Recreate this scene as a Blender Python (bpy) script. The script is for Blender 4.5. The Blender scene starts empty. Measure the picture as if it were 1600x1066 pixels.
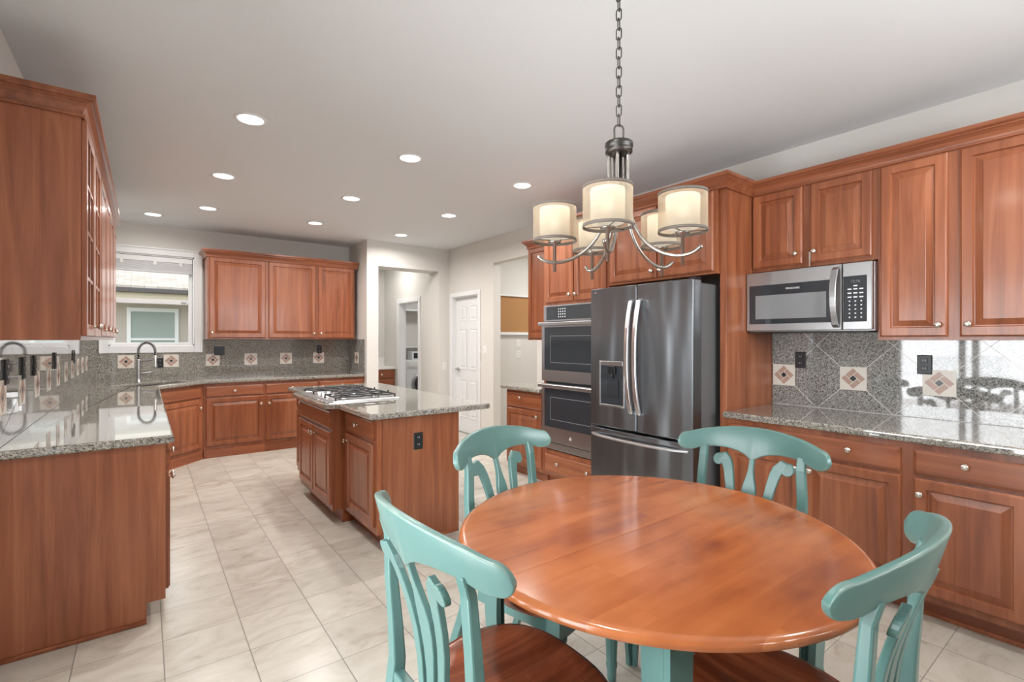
import bpy, bmesh, math, random
from mathutils import Vector, Matrix
R = math.radians
rnd = random.Random(7)
S = bpy.context.scene
COL = S.collection

# ------------------------------------------------------------------ camera, sky, exposure
cam_d = bpy.data.cameras.new('camera'); cam = bpy.data.objects.new('camera', cam_d); COL.objects.link(cam)
cam.location = (0, 0, 1.385)
cam.rotation_euler = (R(90), 0, -math.atan(574 / 760.6))
cam_d.sensor_width = 36; cam_d.lens = 36 * 760.6 / 1600
cam_d.shift_y = -1.5 / 1600
cam_d.clip_start = 0.02
S.camera = cam
S.view_settings.view_transform = 'Standard'
S.view_settings.look = 'None'
S.view_settings.gamma = 1
S.view_settings.use_curve_mapping = False
S.view_settings.exposure = 0.34

SKY = 1.9
W = bpy.data.worlds.new('sky'); S.world = W; W.use_nodes = True
wn = W.node_tree.nodes; wl = W.node_tree.links
bg = wn['Background']; bg.inputs['Strength'].default_value = SKY
tc = wn.new('ShaderNodeTexCoord'); nz = wn.new('ShaderNodeTexNoise'); nz.inputs['Scale'].default_value = 2.2
nz.inputs['Detail'].default_value = 4
rmp = wn.new('ShaderNodeValToRGB')
rmp.color_ramp.elements[0].position = .35; rmp.color_ramp.elements[0].color = (.72, .86, 1, 1)
rmp.color_ramp.elements[1].position = .6; rmp.color_ramp.elements[1].color = (1, 1, 1, 1)
wl.new(tc.outputs['Generated'], nz.inputs['Vector']); wl.new(nz.outputs['Fac'], rmp.inputs['Fac'])
wl.new(rmp.outputs['Color'], bg.inputs['Color'])


def area(name, loc, rot, sx, sy, watts, color=(1, 1, 1), parent=None, spread=180, shape='RECTANGLE'):
    l = bpy.data.lights.new(name, 'AREA'); l.shape = shape; l.size = sx; l.size_y = sy; l.energy = watts
    l.color = color; l.spread = R(spread)
    o = bpy.data.objects.new(name, l); COL.objects.link(o); o.location = loc; o.rotation_euler = rot
    if parent: o.parent = parent
    return o


# daylight at the glass door (left wall) and at the window behind the camera
area('door_daylight', (-.70, 1.25, 1.07), (0, R(-90), 0), 2.0, 1.7, 78, (.93, .97, 1))
area('window_daylight', (2.15, -1.42, 1.98), (R(90), 0, 0), 2.0, .78, 62, (.95, .98, 1))
area('sink_window_daylight', (.08, 7.56, 1.85), (R(-90), 0, 0), .8, 1.0, 1.5, (.95, .98, 1))
area('nook_fill_light', (4.7, 4.6, 2.74), (0, 0, 0), .5, .5, 20, (1, .97, .93))  # added area light that brightens the nook, no fixture modelled
area('hall_fill_light', (3.1, 7.8, 2.74), (0, 0, 0), .4, .4, 9, (1, .97, .93))  # added fill under the hall ceiling, its source is not modelled
area('laundry_fill_light', (4.4, 8.2, 2.74), (0, 0, 0), .4, .4, 14, (1, .98, .96))  # added fill for the laundry room, without a fixture
CAN_W = 11.5


# ------------------------------------------------------------------ materials
def lin(r, g, b):
    f = lambda c: (c / 255 / 12.92) if c / 255 <= .04045 else ((c / 255 + .055) / 1.055) ** 2.4
    return (f(r), f(g), f(b), 1)


def new_mat(name):
    m = bpy.data.materials.new(name); m.use_nodes = True
    return m, m.node_tree.nodes, m.node_tree.links, m.node_tree.nodes['Principled BSDF']


def plain(name, col, rough=.5, metal=0, spec=.5, coat=0, emit=None, es=0, bump=0, bscale=60):
    m, n, l, p = new_mat(name)
    p.inputs['Base Color'].default_value = col if len(col) == 4 else (*col, 1)
    p.inputs['Roughness'].default_value = rough; p.inputs['Metallic'].default_value = metal
    p.inputs['Specular IOR Level'].default_value = spec; p.inputs['Coat Weight'].default_value = coat
    if emit: p.inputs['Emission Color'].default_value = (*emit, 1); p.inputs['Emission Strength'].default_value = es
    t = n.new('ShaderNodeTexCoord'); z = n.new('ShaderNodeTexNoise'); z.inputs['Scale'].default_value = bscale
    l.new(t.outputs['Object'], z.inputs['Vector'])
    if bump:
        b = n.new('ShaderNodeBump'); b.inputs['Strength'].default_value = bump; b.inputs['Distance'].default_value = .003
        l.new(z.outputs['Fac'], b.inputs['Height']); l.new(b.outputs['Normal'], p.inputs['Normal'])
    return m


def math_node(n, l, op, a, b=None, c=None):
    k = n.new('ShaderNodeMath'); k.operation = op
    for i, v in enumerate((a, b, c)):
        if v is None: continue
        if isinstance(v, (int, float)): k.inputs[i].default_value = v
        else: l.new(v, k.inputs[i])
    return k.outputs[0]


def mixc(n, l, fac, a, b, mode='MIX'):
    k = n.new('ShaderNodeMix'); k.data_type = 'RGBA'; k.blend_type = mode
    if isinstance(fac, (int, float)): k.inputs[0].default_value = fac
    else: l.new(fac, k.inputs[0])
    for i, v in ((6, a), (7, b)):
        if isinstance(v, tuple): k.inputs[i].default_value = v
        else: l.new(v, k.inputs[i])
    return k.outputs[2]


def ramp(n, l, fac, stops):
    k = n.new('ShaderNodeValToRGB'); e = k.color_ramp.elements
    while len(e) < len(stops): e.new(.5)
    for q, (p, c) in zip(e, stops): q.position = p; q.color = c
    l.new(fac, k.inputs[0]); return k.outputs[0]


def wood(name, axis, dark, mid, light, rough=.3, scale=1.0, coat=.15):
    """grain runs along the given local axis"""
    m, n, l, p = new_mat(name)
    t = n.new('ShaderNodeTexCoord'); oi = n.new('ShaderNodeObjectInfo')
    mp = n.new('ShaderNodeMapping')
    sc = [20 * scale] * 3; sc['xyz'.index(axis)] = 1.1 * scale
    mp.inputs['Scale'].default_value = sc
    ad = n.new('ShaderNodeVectorMath'); ad.operation = 'ADD'
    mu = math_node(n, l, 'MULTIPLY', oi.outputs['Random'], 37.0)
    l.new(t.outputs['Object'], ad.inputs[0]); l.new(mu, ad.inputs[1]); l.new(ad.outputs[0], mp.inputs['Vector'])
    z = n.new('ShaderNodeTexNoise'); z.inputs['Scale'].default_value = 1.0; z.inputs['Detail'].default_value = 6
    z.inputs['Roughness'].default_value = .6; z.inputs['Distortion'].default_value = .8
    l.new(mp.outputs[0], z.inputs['Vector'])
    mp2 = n.new('ShaderNodeMapping'); s2 = [3.2 * scale] * 3; s2['xyz'.index(axis)] = .7 * scale
    mp2.inputs['Scale'].default_value = s2; l.new(ad.outputs[0], mp2.inputs['Vector'])
    z2 = n.new('ShaderNodeTexNoise'); z2.inputs['Scale'].default_value = 1.0; z2.inputs['Detail'].default_value = 2
    l.new(mp2.outputs[0], z2.inputs['Vector'])
    f = math_node(n, l, 'ADD', math_node(n, l, 'MULTIPLY', z.outputs['Fac'], .65), math_node(n, l, 'MULTIPLY', z2.outputs['Fac'], .35))
    c = ramp(n, l, f, [(.36, dark), (.5, mid), (.64, light)])
    hv = n.new('ShaderNodeHueSaturation'); l.new(c, hv.inputs['Color'])
    l.new(math_node(n, l, 'ADD', math_node(n, l, 'MULTIPLY', oi.outputs['Random'], .22), .89), hv.inputs['Value'])
    l.new(hv.outputs[0], p.inputs['Base Color'])
    p.inputs['Roughness'].default_value = rough; p.inputs['Coat Weight'].default_value = coat
    p.inputs['Coat Roughness'].default_value = .12
    return m


CH = ((.185, .053, .021, 1), (.275, .086, .036, 1), (.365, .128, .057, 1))
M = {}
M['wood_v'] = wood('cherry_vertical_grain', 'z', *CH)
M['wood_h'] = wood('cherry_horizontal_grain', 'x', *CH)
M['wood_d'] = wood('cherry_deep_grain', 'y', *CH)
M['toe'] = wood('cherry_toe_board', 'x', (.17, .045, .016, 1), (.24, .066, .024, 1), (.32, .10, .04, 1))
M['seat'] = wood('worn_seat_wood', 'y', (.10, .024, .010, 1), (.19, .045, .018, 1), (.31, .085, .035, 1), rough=.22, coat=.4)
M['nickel'] = plain('satin_nickel', (.72, .68, .62), .25, 1)
M['bronze'] = plain('brushed_bronze_nickel', (.36, .34, .32), .33, 1)
M['bandm'] = plain('taupe_ribbon', (.13, .108, .09), .6)
M['hubm'] = plain('dark_pewter', (.085, .08, .076), .42, 1)
M['darkbronze'] = plain('dark_bronze', (.10, .095, .09), .4, .9)
M['steel'] = plain('brushed_steel', (.44, .445, .455), .33, 1)
M['chrome'] = plain('bright_steel', (.74, .75, .77), .3, 1)
M['blackglass'] = plain('black_glass', (.035, .04, .047), .04, 0, .6)
M['ovenglass'] = plain('smoked_glass', (.03, .034, .04), .06, 0, .5)
M['greyglass'] = plain('grey_screen_glass', (.24, .25, .26), .12, 0, .5)
M['black'] = plain('black_plastic', (.012, .013, .016), .35)
M['iron'] = plain('cast_iron', (.02, .02, .022), .5)
M['white'] = plain('white_paint', (.80, .81, .82), .35)
M['whiteplate'] = plain('white_plastic', (.82, .81, .79), .4)
M['print'] = plain('white_print', (.75, .77, .8), .5)
M['wall'] = plain('wall_paint', (.70, .68, .645), .75, bump=.12, bscale=90)
M['ceil'] = plain('ceiling_paint', (.755, .78, .80), .85, bump=.25, bscale=35)
M['cork'] = plain('cork', (.42, .22, .09), .9, bump=.3, bscale=150)
M['cream'] = plain('cream_stone', (.74, .69, .62), .3)
M['pinkstone'] = plain('pink_marble', (.47, .31, .25), .25)
M['darkstone'] = plain('dark_stone', (.035, .035, .04), .2)
M['sinkm'] = plain('sink_composite', (.03, .03, .032), .35)
M['fridgeside'] = plain('grey_fridge_side', (.16, .165, .17), .4, .3)
M['paper'] = plain('white_laminate', (.82, .80, .78), .4)


def fridge_steel():
    m, n, l, p = new_mat('black_stainless')
    p.inputs['Base Color'].default_value = (.185, .195, .205, 1); p.inputs['Metallic'].default_value = 1
    p.inputs['Roughness'].default_value = .33; p.inputs['Anisotropic'].default_value = .8
    tg = n.new('ShaderNodeTangent'); tg.direction_type = 'RADIAL'; tg.axis = 'Z'; l.new(tg.outputs[0], p.inputs['Tangent'])
    t = n.new('ShaderNodeTexCoord'); mp = n.new('ShaderNodeMapping'); mp.inputs['Scale'].default_value = (3.2, 3.2, .55)
    z = n.new('ShaderNodeTexNoise'); z.inputs['Scale'].default_value = 1.6; z.inputs['Detail'].default_value = 1
    b = n.new('ShaderNodeBump'); b.inputs['Strength'].default_value = .6; b.inputs['Distance'].default_value = .08
    l.new(t.outputs['Object'], mp.inputs[0]); l.new(mp.outputs[0], z.inputs['Vector'])
    l.new(z.outputs['Fac'], b.inputs['Height']); l.new(b.outputs[0], p.inputs['Normal'])
    return m
M['fridge'] = fridge_steel()


def speckle(n, l, vec):
    v = n.new('ShaderNodeTexVoronoi'); v.inputs['Scale'].default_value = 190; l.new(vec, v.inputs['Vector'])
    bw = n.new('ShaderNodeSeparateColor'); l.new(v.outputs['Color'], bw.inputs[0])
    v2 = n.new('ShaderNodeTexNoise'); v2.inputs['Scale'].default_value = 60; v2.inputs['Detail'].default_value = 3
    l.new(vec, v2.inputs['Vector'])
    f = math_node(n, l, 'ADD', math_node(n, l, 'MULTIPLY', bw.outputs[0], .8), math_node(n, l, 'MULTIPLY', math_node(n, l, 'SUBTRACT', v2.outputs['Fac'], .45), .55))
    return ramp(n, l, f, [(.06, (.055, .054, .052, 1)), (.18, (.165, .161, .154, 1)), (.40, (.255, .248, .236, 1)), (.62, (.335, .326, .308, 1)), (.85, (.49, .475, .45, 1))])


def granite(name, axis=None, a0=0):
    m, n, l, p = new_mat(name)
    g = n.new('ShaderNodeNewGeometry')
    c = speckle(n, l, g.outputs['Position'])
    rough = .05
    if axis:
        s = n.new('ShaderNodeSeparateXYZ'); l.new(g.outputs['Position'], s.inputs[0])
        a = math_node(n, l, 'SUBTRACT', s.outputs[axis], a0); b = math_node(n, l, 'SUBTRACT', s.outputs[2], 1.13)
        P = .4375
        d = []
        for op in ('ADD', 'SUBTRACT'):
            q = math_node(n, l, op, a, b)
            q = math_node(n, l, 'ADD', math_node(n, l, 'DIVIDE', q, P), .5)
            q = math_node(n, l, 'ABSOLUTE', math_node(n, l, 'SUBTRACT', math_node(n, l, 'FRACT', q), .5))
            d.append(q)
        mn = math_node(n, l, 'MINIMUM', d[0], d[1])
        line = math_node(n, l, 'LESS_THAN', mn, .011 if axis == 0 else .0062)
        base = math_node(n, l, 'LESS_THAN', s.outputs[2], .918)
        line = math_node(n, l, 'MAXIMUM', line, base)
        c = mixc(n, l, line, c, (.66, .64, .61, 1))
        l.new(math_node(n, l, 'ADD', math_node(n, l, 'MULTIPLY', line, .4), .04), p.inputs['Roughness'])
    else:
        p.inputs['Roughness'].default_value = rough
        c = mixc(n, l, 1.0, c, (.97, .93, .86, 1), 'MULTIPLY')
    l.new(c, p.inputs['Base Color'])
    p.inputs['Specular IOR Level'].default_value = .8; p.inputs['Coat Weight'].default_value = .6; p.inputs['Coat Roughness'].default_value = .02
    return m
M['granite'] = granite('speckled_granite')
M['tile_back'] = granite('diagonal_granite_tile_along_x', 0, .262)
M['tile_right'] = granite('diagonal_granite_tile_along_y', 1, 1.213)
M['tile_left'] = granite('diagonal_granite_tile_left', 1, 3.07)


def floor_mat():
    m, n, l, p = new_mat('cream_marble_tile')
    g = n.new('ShaderNodeNewGeometry'); s = n.new('ShaderNodeSeparateXYZ'); l.new(g.outputs['Position'], s.inputs[0])
    P = .3105
    u = math_node(n, l, 'DIVIDE', math_node(n, l, 'SUBTRACT', s.outputs[0], .066), P)
    v = math_node(n, l, 'DIVIDE', math_node(n, l, 'SUBTRACT', s.outputs[1], 2.13), P)
    def edge(q):
        return math_node(n, l, 'ABSOLUTE', math_node(n, l, 'SUBTRACT', math_node(n, l, 'FRACT', math_node(n, l, 'ADD', q, .5)), .5))
    gu = math_node(n, l, 'LESS_THAN', edge(u), .0075)
    gv = math_node(n, l, 'LESS_THAN', edge(v), .0055)
    line = math_node(n, l, 'MAXIMUM', gu, gv)
    cb = n.new('ShaderNodeCombineXYZ'); l.new(math_node(n, l, 'FLOOR', u), cb.inputs[0]); l.new(math_node(n, l, 'FLOOR', v), cb.inputs[1])
    wnz = n.new('ShaderNodeTexWhiteNoise'); wnz.noise_dimensions = '3D'; l.new(cb.outputs[0], wnz.inputs['Vector'])
    ofs = n.new('ShaderNodeVectorMath'); ofs.operation = 'SCALE'; l.new(wnz.outputs['Color'], ofs.inputs[0]); ofs.inputs['Scale'].default_value = 30
    ad = n.new('ShaderNodeVectorMath'); ad.operation = 'ADD'; l.new(g.outputs['Position'], ad.inputs[0]); l.new(ofs.outputs[0], ad.inputs[1])
    mp = n.new('ShaderNodeMapping'); mp.inputs['Scale'].default_value = (3.4, 5.5, 3); l.new(ad.outputs[0], mp.inputs[0])
    z = n.new('ShaderNodeTexNoise'); z.inputs['Scale'].default_value = 1; z.inputs['Detail'].default_value = 7; z.inputs['Roughness'].default_value = .62
    z.inputs['Distortion'].default_value = 1.2; l.new(mp.outputs[0], z.inputs['Vector'])
    c = ramp(n, l, z.outputs['Fac'], [(.28, (.38, .335, .275, 1)), (.40, (.48, .44, .38, 1)), (.55, (.535, .50, .44, 1)), (.75, (.58, .55, .50, 1))])
    hv = n.new('ShaderNodeHueSaturation'); l.new(c, hv.inputs['Color'])
    l.new(math_node(n, l, 'ADD', math_node(n, l, 'MULTIPLY', wnz.outputs['Value'], .12), .93), hv.inputs['Value'])
    c = mixc(n, l, line, hv.outputs[0], (.22, .20, .175, 1))
    l.new(c, p.inputs['Base Color'])
    l.new(math_node(n, l, 'ADD', math_node(n, l, 'MULTIPLY', line, .4), .24), p.inputs['Roughness'])
    return m
M['floor'] = floor_mat()


def table_mat():
    m, n, l, p = new_mat('table_plank_wood')
    t = n.new('ShaderNodeTexCoord'); s = n.new('ShaderNodeSeparateXYZ'); l.new(t.outputs['Object'], s.inputs[0])
    row = math_node(n, l, 'FLOOR', math_node(n, l, 'DIVIDE', s.outputs[1], .088))
    wx = n.new('ShaderNodeTexWhiteNoise'); wx.noise_dimensions = '1D'; l.new(row, wx.inputs['W'])
    xs = math_node(n, l, 'FLOOR', math_node(n, l, 'ADD', math_node(n, l, 'DIVIDE', s.outputs[0], .9), math_node(n, l, 'MULTIPLY', wx.outputs['Value'], 5)))
    cb = n.new('ShaderNodeCombineXYZ'); l.new(xs, cb.inputs[0]); l.new(row, cb.inputs[1])
    w2 = n.new('ShaderNodeTexWhiteNoise'); w2.noise_dimensions = '3D'; l.new(cb.outputs[0], w2.inputs['Vector'])
    mp = n.new('ShaderNodeMapping'); mp.inputs['Scale'].default_value = (2.2, 11, 5); l.new(t.outputs['Object'], mp.inputs[0])
    sc = n.new('ShaderNodeVectorMath'); sc.operation = 'SCALE'; l.new(w2.outputs['Color'], sc.inputs[0]); sc.inputs['Scale'].default_value = 2.5
    ad = n.new('ShaderNodeVectorMath'); ad.operation = 'ADD'; l.new(mp.outputs[0], ad.inputs[0]); l.new(sc.outputs[0], ad.inputs[1])
    z = n.new('ShaderNodeTexNoise'); z.inputs['Scale'].default_value = 1; z.inputs['Detail'].default_value = 5; l.new(ad.outputs[0], z.inputs['Vector'])
    z3 = n.new('ShaderNodeTexNoise'); z3.inputs['Scale'].default_value = 3.5; z3.inputs['Detail'].default_value = 3; l.new(t.outputs['Object'], z3.inputs['Vector'])
    f = math_node(n, l, 'ADD', math_node(n, l, 'MULTIPLY', z.outputs['Fac'], .5), math_node(n, l, 'MULTIPLY', w2.outputs['Value'], .075))
    f = math_node(n, l, 'ADD', f, math_node(n, l, 'MULTIPLY', z3.outputs['Fac'], .46))
    c = ramp(n, l, f, [(.34, (.20, .050, .018, 1)), (.46, (.31, .088, .028, 1)), (.58, (.39, .122, .040, 1)), (.72, (.46, .165, .06, 1))])
    l.new(c, p.inputs['Base Color']); p.inputs['Roughness'].default_value = .17
    p.inputs['Coat Weight'].default_value = .35; p.inputs['Coat Roughness'].default_value = .12
    return m
M['table'] = table_mat()


def teal_mat():
    m, n, l, p = new_mat('worn_teal_paint')
    g = n.new('ShaderNodeNewGeometry'); t = n.new('ShaderNodeTexCoord')
    z = n.new('ShaderNodeTexNoise'); z.inputs['Scale'].default_value = 26; z.inputs['Detail'].default_value = 4; l.new(t.outputs['Object'], z.inputs['Vector'])
    z2 = n.new('ShaderNodeTexNoise'); z2.inputs['Scale'].default_value = 3; l.new(t.outputs['Object'], z2.inputs['Vector'])
    c = ramp(n, l, z2.outputs['Fac'], [(.3, (.080, .172, .158, 1)), (.7, (.108, .215, .20, 1))])
    e = math_node(n, l, 'MULTIPLY', math_node(n, l, 'SUBTRACT', g.outputs['Pointiness'], .525), 10)
    e = math_node(n, l, 'MULTIPLY', e, math_node(n, l, 'MULTIPLY', z.outputs['Fac'], 1.7))
    k = n.new('ShaderNodeClamp'); l.new(e, k.inputs[0])
    c = mixc(n, l, k.outputs[0], c, (.50, .47, .38, 1))
    l.new(c, p.inputs['Base Color']); p.inputs['Roughness'].default_value = .28
    return m
M['teal'] = teal_mat()
M['tealflat'] = plain('teal_paint', (.094, .193, .179), .28, bump=.06, bscale=30)


def glass_mat(name, tint=(1, 1, 1, 1), refl=.12):
    m, n, l, p = new_mat(name); n.remove(p)
    tr = n.new('ShaderNodeBsdfTransparent'); tr.inputs[0].default_value = tint
    gl = n.new('ShaderNodeBsdfGlossy'); gl.inputs['Roughness'].default_value = .02
    mx = n.new('ShaderNodeMixShader'); mx.inputs[0].default_value = refl
    lw = n.new('ShaderNodeFresnel'); lw.inputs[0].default_value = 1.45
    l.new(lw.outputs[0], mx.inputs[0])
    l.new(tr.outputs[0], mx.inputs[1]); l.new(gl.outputs[0], mx.inputs[2]); l.new(mx.outputs[0], n['Material Output'].inputs[0])
    return m
M['glass'] = glass_mat('window_glass')


def shade_mat():
    m, n, l, p = new_mat('sheer_organza_shade'); n.remove(p)
    tr = n.new('ShaderNodeBsdfTransparent'); tr.inputs[0].default_value = (1, .97, .92, 1)
    df = n.new('ShaderNodeBsdfDiffuse'); df.inputs[0].default_value = (.60, .53, .43, 1)
    tl = n.new('ShaderNodeBsdfTranslucent'); tl.inputs[0].default_value = (.55, .46, .34, 1)
    a = n.new('ShaderNodeMixShader'); a.inputs[0].default_value = .6; l.new(df.outputs[0], a.inputs[1]); l.new(tl.outputs[0], a.inputs[2])
    b = n.new('ShaderNodeMixShader'); b.inputs[0].default_value = .5; l.new(tr.outputs[0], b.inputs[1]); l.new(a.outputs[0], b.inputs[2])
    l.new(b.outputs[0], n['Material Output'].inputs[0]); return m
M['shade'] = shade_mat()


def emit_mat(name, col, s):
    m, n, l, p = new_mat(name); n.remove(p)
    e = n.new('ShaderNodeEmission'); e.inputs[0].default_value = (*col, 1); e.inputs[1].default_value = s
    l.new(e.outputs[0], n['Material Output'].inputs[0]); return m
M['lens'] = emit_mat('lit_lens', (1, .98, .95), 4)
M['bulb'] = emit_mat('lit_bulb', (1, .87, .68), 4.5)


def diffuser_mat():
    m, n, l, p = new_mat('opal_glass_diffuser'); n.remove(p)
    tl = n.new('ShaderNodeBsdfTranslucent'); tl.inputs[0].default_value = (.40, .37, .32, 1)
    df = n.new('ShaderNodeBsdfDiffuse'); df.inputs[0].default_value = (.62, .60, .55, 1)
    tr = n.new('ShaderNodeBsdfTransparent')
    a = n.new('ShaderNodeMixShader'); a.inputs[0].default_value = .35; l.new(tl.outputs[0], a.inputs[1]); l.new(df.outputs[0], a.inputs[2])
    b = n.new('ShaderNodeMixShader'); b.inputs[0].default_value = .06; l.new(a.outputs[0], b.inputs[1]); l.new(tr.outputs[0], b.inputs[2])
    em = n.new('ShaderNodeEmission'); em.inputs[0].default_value = (1, .93, .80, 1); em.inputs[1].default_value = .12
    ad = n.new('ShaderNodeAddShader'); l.new(b.outputs[0], ad.inputs[0]); l.new(em.outputs[0], ad.inputs[1])
    l.new(ad.outputs[0], n['Material Output'].inputs[0]); return m
M['diffuser'] = diffuser_mat()


def shingle_mat():
    m, n, l, p = new_mat('pale_roof_shingles')
    t = n.new('ShaderNodeTexCoord'); b = n.new('ShaderNodeTexBrick')
    b.inputs['Scale'].default_value = 1; b.inputs['Brick Width'].default_value = .19; b.inputs['Row Height'].default_value = .085
    b.inputs['Mortar Size'].default_value = .008; b.inputs['Color1'].default_value = (.60, .55, .49, 1); b.inputs['Color2'].default_value = (.46, .40, .34, 1)
    b.inputs['Mortar'].default_value = (.40, .36, .31, 1)
    l.new(t.outputs['Object'], b.inputs['Vector']); l.new(b.outputs[0], p.inputs['Base Color']); p.inputs['Roughness'].default_value = .9
    return m
M['shingle'] = shingle_mat()
M['siding'] = plain('grey_beige_siding', (.50, .45, .40), .8, bump=.2, bscale=20)
M['eave'] = plain('cream_fascia', (.62, .55, .42), .6)
M['gutter'] = plain('dark_gutter', (.10, .09, .09), .5)
M['lawn'] = plain('dry_lawn', (.22, .22, .10), .95, bump=.4, bscale=8)
M['deck'] = wood('deck_boards', 'x', (.42, .37, .32, 1), (.50, .45, .39, 1), (.58, .53, .46, 1), rough=.7, coat=0)
M['blindm'] = plain('pale_blind_fabric', (.66, .67, .69), .6)
M['outglass'] = plain('far_window_glass', (.34, .40, .38), .12, 0, .15)


# ------------------------------------------------------------------ mesh builder
class MB:
    def __init__(s): s.v = []; s.f = []; s.mi = []; s.sm = []

    def add(s, verts, faces, mi=0, smooth=False):
        o = len(s.v); s.v += [tuple(map(float, p)) for p in verts]
        for f in faces: s.f.append([i + o for i in f]); s.mi.append(mi); s.sm.append(smooth)
        return s

    def box(s, x0, x1, y0, y1, z0, z1, mi=0):
        x0, x1 = sorted((x0, x1)); y0, y1 = sorted((y0, y1)); z0, z1 = sorted((z0, z1))
        v = [(x0, y0, z0), (x1, y0, z0), (x1, y1, z0), (x0, y1, z0), (x0, y0, z1), (x1, y0, z1), (x1, y1, z1), (x0, y1, z1)]
        return s.add(v, [(0, 3, 2, 1), (4, 5, 6, 7), (0, 1, 5, 4), (1, 2, 6, 5), (2, 3, 7, 6), (3, 0, 4, 7)], mi)

    def prism(s, pts, z0, z1, mi=0, smooth=False):
        """pts: ccw xy outline"""
        n = len(pts)
        s.add([(x, y, z0) for x, y in pts] + [(x, y, z1) for x, y in pts],
              [tuple(range(n))[::-1], tuple(range(n, 2 * n))], mi)
        o = len(s.v) - 2 * n
        for i in range(n):
            j = (i + 1) % n
            s.f.append([o + i, o + j, o + n + j, o + n + i]); s.mi.append(mi); s.sm.append(smooth)
        return s

    def slab_xz(s, pts, y0, y1, mi=0, smooth=False):
        """outline in x,z, extruded along y"""
        n = len(pts)
        a = [(x, y0, z) for x, z in pts] + [(x, y1, z) for x, z in pts]
        ar = sum(pts[i][0] * pts[(i + 1) % n][1] - pts[(i + 1) % n][0] * pts[i][1] for i in range(n))
        fs = [tuple(range(n)), tuple(range(n, 2 * n))[::-1]] + [(i, n + i, n + (i + 1) % n, (i + 1) % n) for i in range(n)]
        if ar < 0: fs = [f[::-1] for f in fs]
        o = len(s.v); s.v += a
        for k, f in enumerate(fs): s.f.append([i + o for i in f]); s.mi.append(mi); s.sm.append(smooth and k > 1)
        return s

    def rings(s, x0, x1, z0, z1, y, prof, mi=0, cap=True, back=True, capmi=None):
        """nested rectangles facing -y; prof = [(inset, depth towards -y)]"""
        v = []; f = []
        for ins, d in prof:
            v += [(x0 + ins, y - d, z0 + ins), (x1 - ins, y - d, z0 + ins), (x1 - ins, y - d, z1 - ins), (x0 + ins, y - d, z1 - ins)]
        for k in range(len(prof) - 1):
            a = 4 * k; b = a + 4
            for i in range(4): j = (i + 1) % 4; f.append((a + i, a + j, b + j, b + i))
        if back: f.append((3, 2, 1, 0))
        s.add(v, f, mi)
        if cap:
            e = len(s.v) - 4; s.f.append([e, e + 1, e + 2, e + 3]); s.mi.append(mi if capmi is None else capmi); s.sm.append(False)
        return s

    def lathe(s, c, axis, prof, n=16, mi=0, smooth=True, caps=True):
        """prof = [(radius, distance along axis)]"""
        c = Vector(c); ax = Vector(axis).normalized()
        u = ax.orthogonal().normalized(); w = ax.cross(u)
        v = []; f = []
        for r, d in prof:
            for k in range(n):
                t = 2 * math.pi * k / n
                v.append(c + ax * d + (u * math.cos(t) + w * math.sin(t)) * r)
        m = len(prof)
        for i in range(m - 1):
            for k in range(n):
                q = (k + 1) % n; f.append((i * n + k, i * n + q, (i + 1) * n + q, (i + 1) * n + k))
        s.add(v, f, mi, smooth)
        if caps:
            o = len(s.v) - len(v)
            s.f.append([o + k for k in range(n)][::-1]); s.mi.append(mi); s.sm.append(False)
            s.f.append([o + (m - 1) * n + k for k in range(n)]); s.mi.append(mi); s.sm.append(False)
        return s

    def tube(s, pts, r, n=10, mi=0, closed=False):
        pts = [Vector(p) for p in pts]; N = len(pts)
        rs = r if isinstance(r, (list, tuple)) else [r] * N
        v = []; f = []
        prev = None
        for i in range(N):
            if closed: d = pts[(i + 1) % N] - pts[i - 1]
            else: d = pts[min(i + 1, N - 1)] - pts[max(i - 1, 0)]
            d.normalize()
            if prev is None: u = d.orthogonal().normalized()
            else: u = (prev - d * prev.dot(d)).normalized()
            prev = u; w = d.cross(u)
            for k in range(n):
                t = 2 * math.pi * k / n
                v.append(pts[i] + (u * math.cos(t) + w * math.sin(t)) * rs[i])
        for i in range(N if closed else N - 1):
            j = (i + 1) % N
            for k in range(n):
                q = (k + 1) % n; f.append((i * n + k, i * n + q, j * n + q, j * n + k))
        s.add(v, f, mi, True)
        if not closed:
            o = len(s.v) - len(v)
            s.f.append([o + k for k in range(n)][::-1]); s.mi.append(mi); s.sm.append(False)
            s.f.append([o + (N - 1) * n + k for k in range(n)]); s.mi.append(mi); s.sm.append(False)
        return s

    def bar(s, pts, wx, wy, up=(0, 0, 1), mi=0):
        """rectangular section swept along pts; wx along the side axis, wy along the remaining one"""
        pts = [Vector(p) for p in pts]; N = len(pts); v = []; f = []
        for i in range(N):
            d = (pts[min(i + 1, N - 1)] - pts[max(i - 1, 0)]).normalized()
            a = Vector(up).cross(d).normalized(); b = d.cross(a)
            qx = wx[i] if isinstance(wx, (list, tuple)) else wx
            qy = wy[i] if isinstance(wy, (list, tuple)) else wy
            for sx, sy in ((-1, -1), (1, -1), (1, 1), (-1, 1)): v.append(pts[i] + a * qx * sx / 2 + b * qy * sy / 2)
        for i in range(N - 1):
            for k in range(4):
                q = (k + 1) % 4; f.append((4 * i + k, 4 * i + q, 4 * i + 4 + q, 4 * i + 4 + k))
        f.append((3, 2, 1, 0)); f.append(tuple(4 * (N - 1) + k for k in range(4)))
        return s.add(v, f, mi)

    def sphere(s, c, r, n=14, m=8, mi=0, sz=1):
        return s.lathe(c, (0, 0, 1), [(max(1e-4, r * math.sin(math.pi * i / m)), -r * sz * math.cos(math.pi * i / m)) for i in range(m + 1)], n, mi, True, False)

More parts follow.
